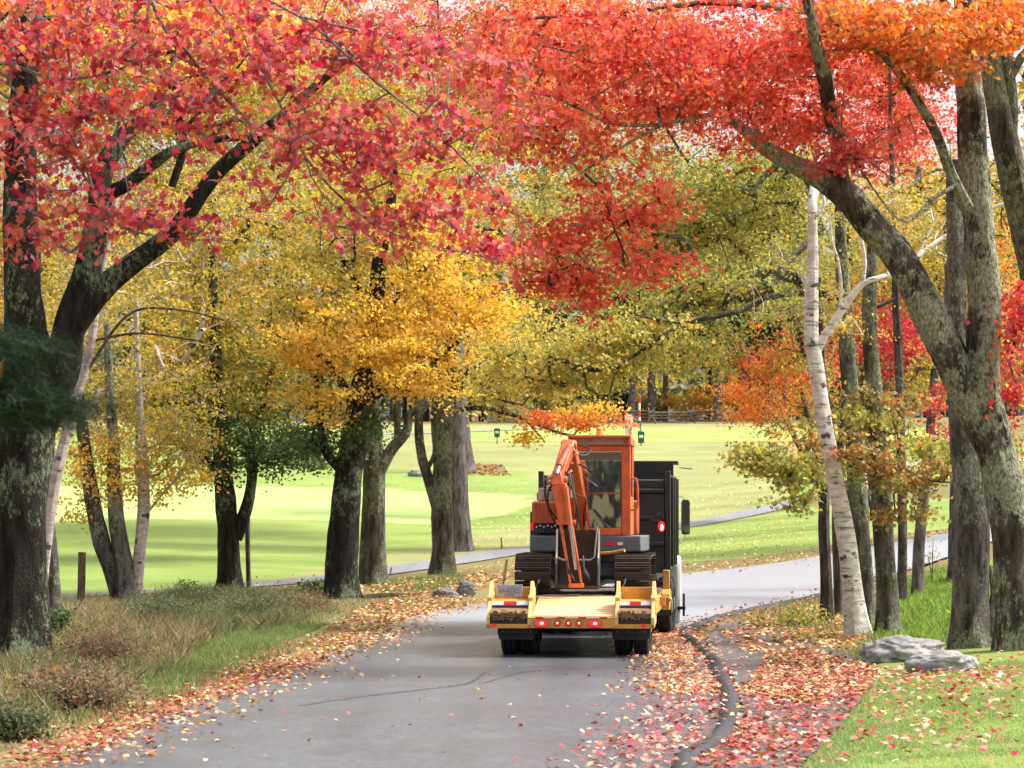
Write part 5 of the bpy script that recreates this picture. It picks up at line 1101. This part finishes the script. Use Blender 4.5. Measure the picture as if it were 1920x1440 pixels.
    mb = MB(); mb.beam((-.14,-1.0,.86),(-.17,-1.42,1.55),.085,.085); mb.build("boom_cylinder", M_orad, R, .01); mb = MB(); mb.cyl((-.17,-1.42,1.55),(-.19,-1.62,1.98),.028,12); mb.build("cylinder_rod", M_chrome, R)
    mb = MB(); mb.cyl((-.17,-1.95,2.34),(-.30,-2.42,2.02),.045,14); mb.build("stick_cylinder", M_orad, R); mb = MB(); mb.cyl((-.30,-2.42,2.02),(-.335,-2.52,1.90),.025,10); mb.build("cylinder_rod", M_chrome, R)
    s0, s1, s2 = (-.35,-2.40,1.95), (-.20,-2.42,1.15), (-.05,-2.30,.20)
    mb = MB(); mb.beam(s0, (-.32,-2.42,1.72), .12,.10,.19,.22); mb.beam((-.32,-2.42,1.72), s1, .20,.24,.18,.20)
    for o_ in (-.085, .085): mb.beam((s1[0]+o_,s1[1],s1[2]), (s2[0]+o_,s2[1],s2[2]), .035,.15,.035,.11)
    mb.box((-.045,-2.33,.17),(.24,.10,.07)); mb.cyl((-.35,-2.42,1.15),(-.05,-2.42,1.15),.04,12); mb.build("stick", M_ora, R, .014)
    mb = MB(); mb.cyl((-.20,-2.56,1.70),(-.13,-2.57,1.12),.045,14); mb.cyl((-.235,-2.56,1.74),(-.20,-2.56,1.66),.05,12); mb.build("bucket_cylinder", M_ora, R); mb = MB(); mb.cyl((-.13,-2.57,1.12),(-.045,-2.45,.42),.026,12); mb.build("cylinder_rod", M_chrome, R)
    mb = MB()
    for o_ in (-.13,.13): mb.beam((-.05+o_,-2.44,.42),(.05+o_,-2.12,.22),.03,.07); mb.beam((-.05+o_,-2.44,.42),(-.07+o_,-2.34,.62),.03,.07)
    mb.build("bucket_linkage", M_steel, R, .006)
    # bucket: curved shell open towards the front/top, thick pale lips
    def bprof(y, z): return (y, z)
    outer = [(-2.24,.12),(-1.98,.10),(-1.75,.22),(-1.62,.45),(-1.62,.75),(-1.72,1.04)]; inner = [(-1.755,1.04),(-1.66,.75),(-1.66,.46),(-1.78,.26),(-1.99,.145),(-2.24,.165)]
    mb = MB(); mb.prism(outer+inner, -.36, .27); bk = mb.build("bucket", M_bkt, R, .006)
    for xx in (-.385, .27):
        mb = MB(); mb.prism([(-2.24,.12),(-1.98,.10),(-1.75,.22),(-1.62,.45),(-1.62,.75),(-1.72,1.04),(-1.86,1.04),(-1.98,.66),(-2.2,.5),(-2.24,.3)], xx, xx+.024); mb.build("bucket_side", M_bkt, bk, .003)
        mb = MB(); mb.tube([(xx+.012,-1.86,1.04),(xx+.012,-1.99,.66),(xx+.012,-2.08,.56)], .017, 8); mb.build("bucket_edge", M_edge, bk)
    mb = MB(); mb.tube([(-.12,-1.86,1.06),(-.08,-2.03,.62),(-.03,-2.06,.56),(.16,-2.06,.56),(.22,-2.03,.60),(.258,-1.86,1.06)], .015, 8); mb.tube([(-.36,-2.03,.60),(-.28,-2.05,.56),(-.22,-2.05,.56)], .016, 8); mb.build("bucket_rim", M_edge, bk)
    mb = MB()
    for k in range(5): mb.beam((-.32+k*.135,-1.74,1.03),(-.32+k*.135,-1.80,1.15),.05,.03,.02,.015)
    mb.build("bucket_teeth", M_edge, bk)
    # hoses
    mb = MB(); hs = [[(-.17,-1.7,2.10),(-.02,-1.55,2.05),(.12,-1.4,1.96),(.22,-1.2,1.86),(.30,-1.0,1.74)],[(-.25,-2.2,2.0),(-.10,-2.1,1.62),(.05,-1.6,1.52),(.02,-1.0,1.30)],[(-.15,-1.85,2.28),(.0,-1.8,2.20),(.10,-1.6,2.22),(.12,-1.3,2.30),(.0,-1.2,2.36)],
        [(-.15,-2.35,1.90),(-.08,-2.45,1.6),(-.04,-2.42,1.35),(-.08,-2.40,1.10)],[(-.11,-2.35,1.88),(-.05,-2.43,1.5),(-.0,-2.40,1.3),(-.04,-2.38,1.05)],[(-.40,-2.3,1.88),(-.52,-2.2,1.75),(-.56,-1.9,1.6),(-.55,-1.3,1.4),(-.45,-.8,1.2)],[(-.42,-2.3,1.80),(-.50,-2.1,1.55),(-.5,-1.5,1.28),(-.40,-.8,1.05)],
        [(-.19,-1.72,2.22),(-.08,-1.5,1.9),(.0,-1.2,1.5),(.0,-.95,1.1)],[(.15,-.95,1.35),(.30,-.98,1.15),(.42,-1.0,1.05)]]
    for h_ in hs: mb.tube([tuple(q) for q in catmull(h_, 6)], .014, 6)
    mb.build("hydraulic_hoses", M_hose, R); mb = MB()
    for q in ((-.45,-2.38,1.86),(-.48,-2.36,1.78),(-.16,-2.4,1.92),(-.17,-1.95,2.05),(-.10,-1.9,2.2),(-.5,-2.3,1.70)): mb = MB(); mb.cyl(q, (q[0]+.05,q[1]-.02,q[2]+.03), .02, 10); mb.build("hose_coupling", M_chrome, R)
    return R
EX = excavator()
def tie_down():
    mb = MB(); o = inT(.03, 4.0, .872)
    pts = [(-.02,-1.0,.66),(.10,-1.05,.63),(.2,-1.06,.645),(.45,-1.1,.66),(.66,-1.2,.70)]; mb.tube(pts, [.03,.028,.03,.028,.03], 8); mb.tube([(.15,-1.06,.63),(.16,-1.08,.5),(.155,-1.08,.38)], .03, 8)
    s = mb.build("tie_down_strap", M_yel, EX)
tie_down()

def dump_truck():
    ox, oy = 1.62, 54.4; R = empty("dump_truck", (ox, oy, hz(ox, oy)+.045), math.radians(-5), "black-bodied dump truck with white cab towing the yellow trailer", "truck")
    mb = MB(); mb.bx(-1.12,-1.06,.0,4.1,1.15,2.84); mb.bx(1.10,1.16,.0,4.1,1.15,2.84); mb.bx(-1.059,1.099,.0,4.1,1.10,1.16); mb.bx(-1.059,1.099,4.0,4.08,1.165,3.14); mb.bx(-1.13,1.17,4.1,5.0,3.08,3.15)
    for yy in (.9,1.8,2.7,3.6):
        mb.bx(-1.17,-1.121,yy,yy+.12,1.2,2.8); mb.bx(1.161,1.21,yy,yy+.12,1.2,2.8)
    body = mb.build("dump_body", M_blk, R, .01)
    mb = MB(); mb.bx(-1.05,1.09,-.05,-.01,1.18,2.62)
    for z in (1.62, 2.08, 2.55): mb.prism([(-.05,z-.06),(-.12,z-.035),(-.12,z+.03),(-.05,z+.05)], -1.04, 1.08)
    mb.prism([(-.05,2.56),(-.05,2.74),(.02,2.76),(.02,2.56)], -1.04, 1.08); tg = mb.build("tailgate", M_blk, body, .012)
    for x0, x1 in ((-1.15,-1.055),(1.095,1.19)):
        mb = MB(); mb.bx(x0,x1,-.10,.02,.85,2.90); mb.build("corner_post", M_blk, body, .012)
    mb = MB(); mb.bx(-1.30,-1.16,-.05,.25,.62,2.18); mb.build("light_bracket", M_blk, R, .01)
    mb = MB(); mb.bx(.82,1.02,-.125,-.05,2.00,2.06); mb.cyl((.95,-.14,2.10),(1.03,-.14,2.16),.04,10); mb.build("tailgate_latch", M_steel, tg)
    for x, r, mt, co in ((1.03,.075,M_lit,True),(-1.245,.06,M_dim,False)):
        mb = MB(); oval(mb, (x,1.92), r*.8, r*1.25, -.135, -.105, 20); l = mb.build("tail_light", mt, R, .004)
        if co: mb = MB(); oval(mb, (x+.01,1.905), r*.38, r*.75, -.142, -.137, 14); mb.build("bulb", M_core, l)
    mb = MB(); mb.bx(-.45,-.30,-.1,7.2,.75,1.08); mb.bx(.30,.45,-.1,7.2,.75,1.08); mb.bx(-1.1,1.1,-.12,-.02,.62,.86); mb.cyl((0,-.12,.7),(0,-.32,.7),.07,12); mb.build("chassis", M_steel, R, .01)
    for x0, x1 in ((-1.18,-.58),(.60,1.20)):
        mb = MB(); mb.bx(x0,x1,.05,.065,.34,.95); fl = mb.build("mud_flap", M_flap, R, .004)
        for yy in (.75, 2.05):
            for xx in (x0+.14, x1-.14): wheel(R, xx, yy, .50, .26, -1 if x0 < 0 else 1)
    for xx in (-1.0, 1.02): wheel(R, xx, 6.4, .50, .28, -1 if xx < 0 else 1)
    # white cab, fenders, mirrors
    mb = MB(); mb.prism([(4.5,.95),(4.5,2.75),(4.7,2.88),(5.7,2.85),(6.1,2.0),(7.3,1.85),(7.6,1.6),(7.6,.8),(4.6,.8)], -1.02, 1.04); mb.build("cab", M_wht, R, .05)
    for s, xx in ((-1,-1.26),(1,.98)):
        mb = MB(); mb.prism([(2.9,.10),(2.9,1.16),(3.0,1.30),(3.2,1.36),(3.6,1.36),(3.8,1.2),(3.8,.10)], xx, xx+.28); f = mb.build("side_tank", M_wht, R, .05)
        mb = MB(); mb.box((xx+.14,2.89,1.25),(.06,.02,.05)); mb.build("marker_light", M_dim, f); mb = MB(); mb.bx(xx+.24 if s>0 else xx-.10, xx+.38 if s>0 else xx+.04, 2.86,3.0,.36,.42); mb.cyl((xx+.14+s*.21,2.9,.24),(xx+.14+s*.21,2.9,.66),.022,8); mb.build("tank_bracket", M_hose, f)
        mb = MB(); m_x = s*1.26 + .02; mb.prism([(m_x-.085,1.80),(m_x-.07,1.74),(m_x+.07,1.74),(m_x+.085,1.80),(m_x+.085,2.36),(m_x+.06,2.42),(m_x-.06,2.42),(m_x-.085,2.36)], 5.55, 5.66, 'y'); mi = mb.build("side_mirror", M_hose, R, .015)
        mb = MB(); mb.bx(m_x-.065,m_x+.065,5.543,5.549,1.79,1.92); mb.build("mirror_glass", M_mir, mi)
        mb = MB(); mb.tube([(s*1.0,5.6,2.47),(s*1.15+.02,5.6,2.48),(m_x,5.6,2.44)], .014, 6); mb.tube([(s*1.0,5.6,1.58),(s*1.18,5.6,1.58),(m_x,5.6,1.75)], .014, 6); mb.build("mirror_arm", M_chrome, mi)
    mb = MB(); mb.cyl((-1.0,5.1,2.9),(1.0,5.1,2.9),.01,6); mb.cyl((1.2,4.3,3.02),(1.45,4.3,3.0),.012,6); mb.build("antenna_rod", M_chrome, R)
    return R
dump_truck()

# repeats share a group; labels stay within 16 words
for o in bpy.data.objects:
    if o.parent or 'category' not in o or 'group' in o: continue
    same = [q for q in bpy.data.objects if not q.parent and q.get('category') == o['category'] and q.get('kind') != 'stuff']
    if len(same) > 1:
        g = {'tree': {'pine_tree': 'pines around the golf course', 'maple_tree': 'maples along the road and golf course', 'thin_tree': 'thin trunks right of the road', 'red_maple': 'red maples framing the road', 'birch_tree': 'birches beside the road'}.get(o.name.split('.')[0]),
             'shrub': 'shrubs and low bushes', 'boulder': 'boulders along the road', 'ball washer': 'green ball washers on the tee', 'stake': 'stakes by the cart path'}.get(o['category'])
        if g: o['group'] = g
    if len(o['label'].split()) > 16: print('LONG LABEL', o.name, o['label'])
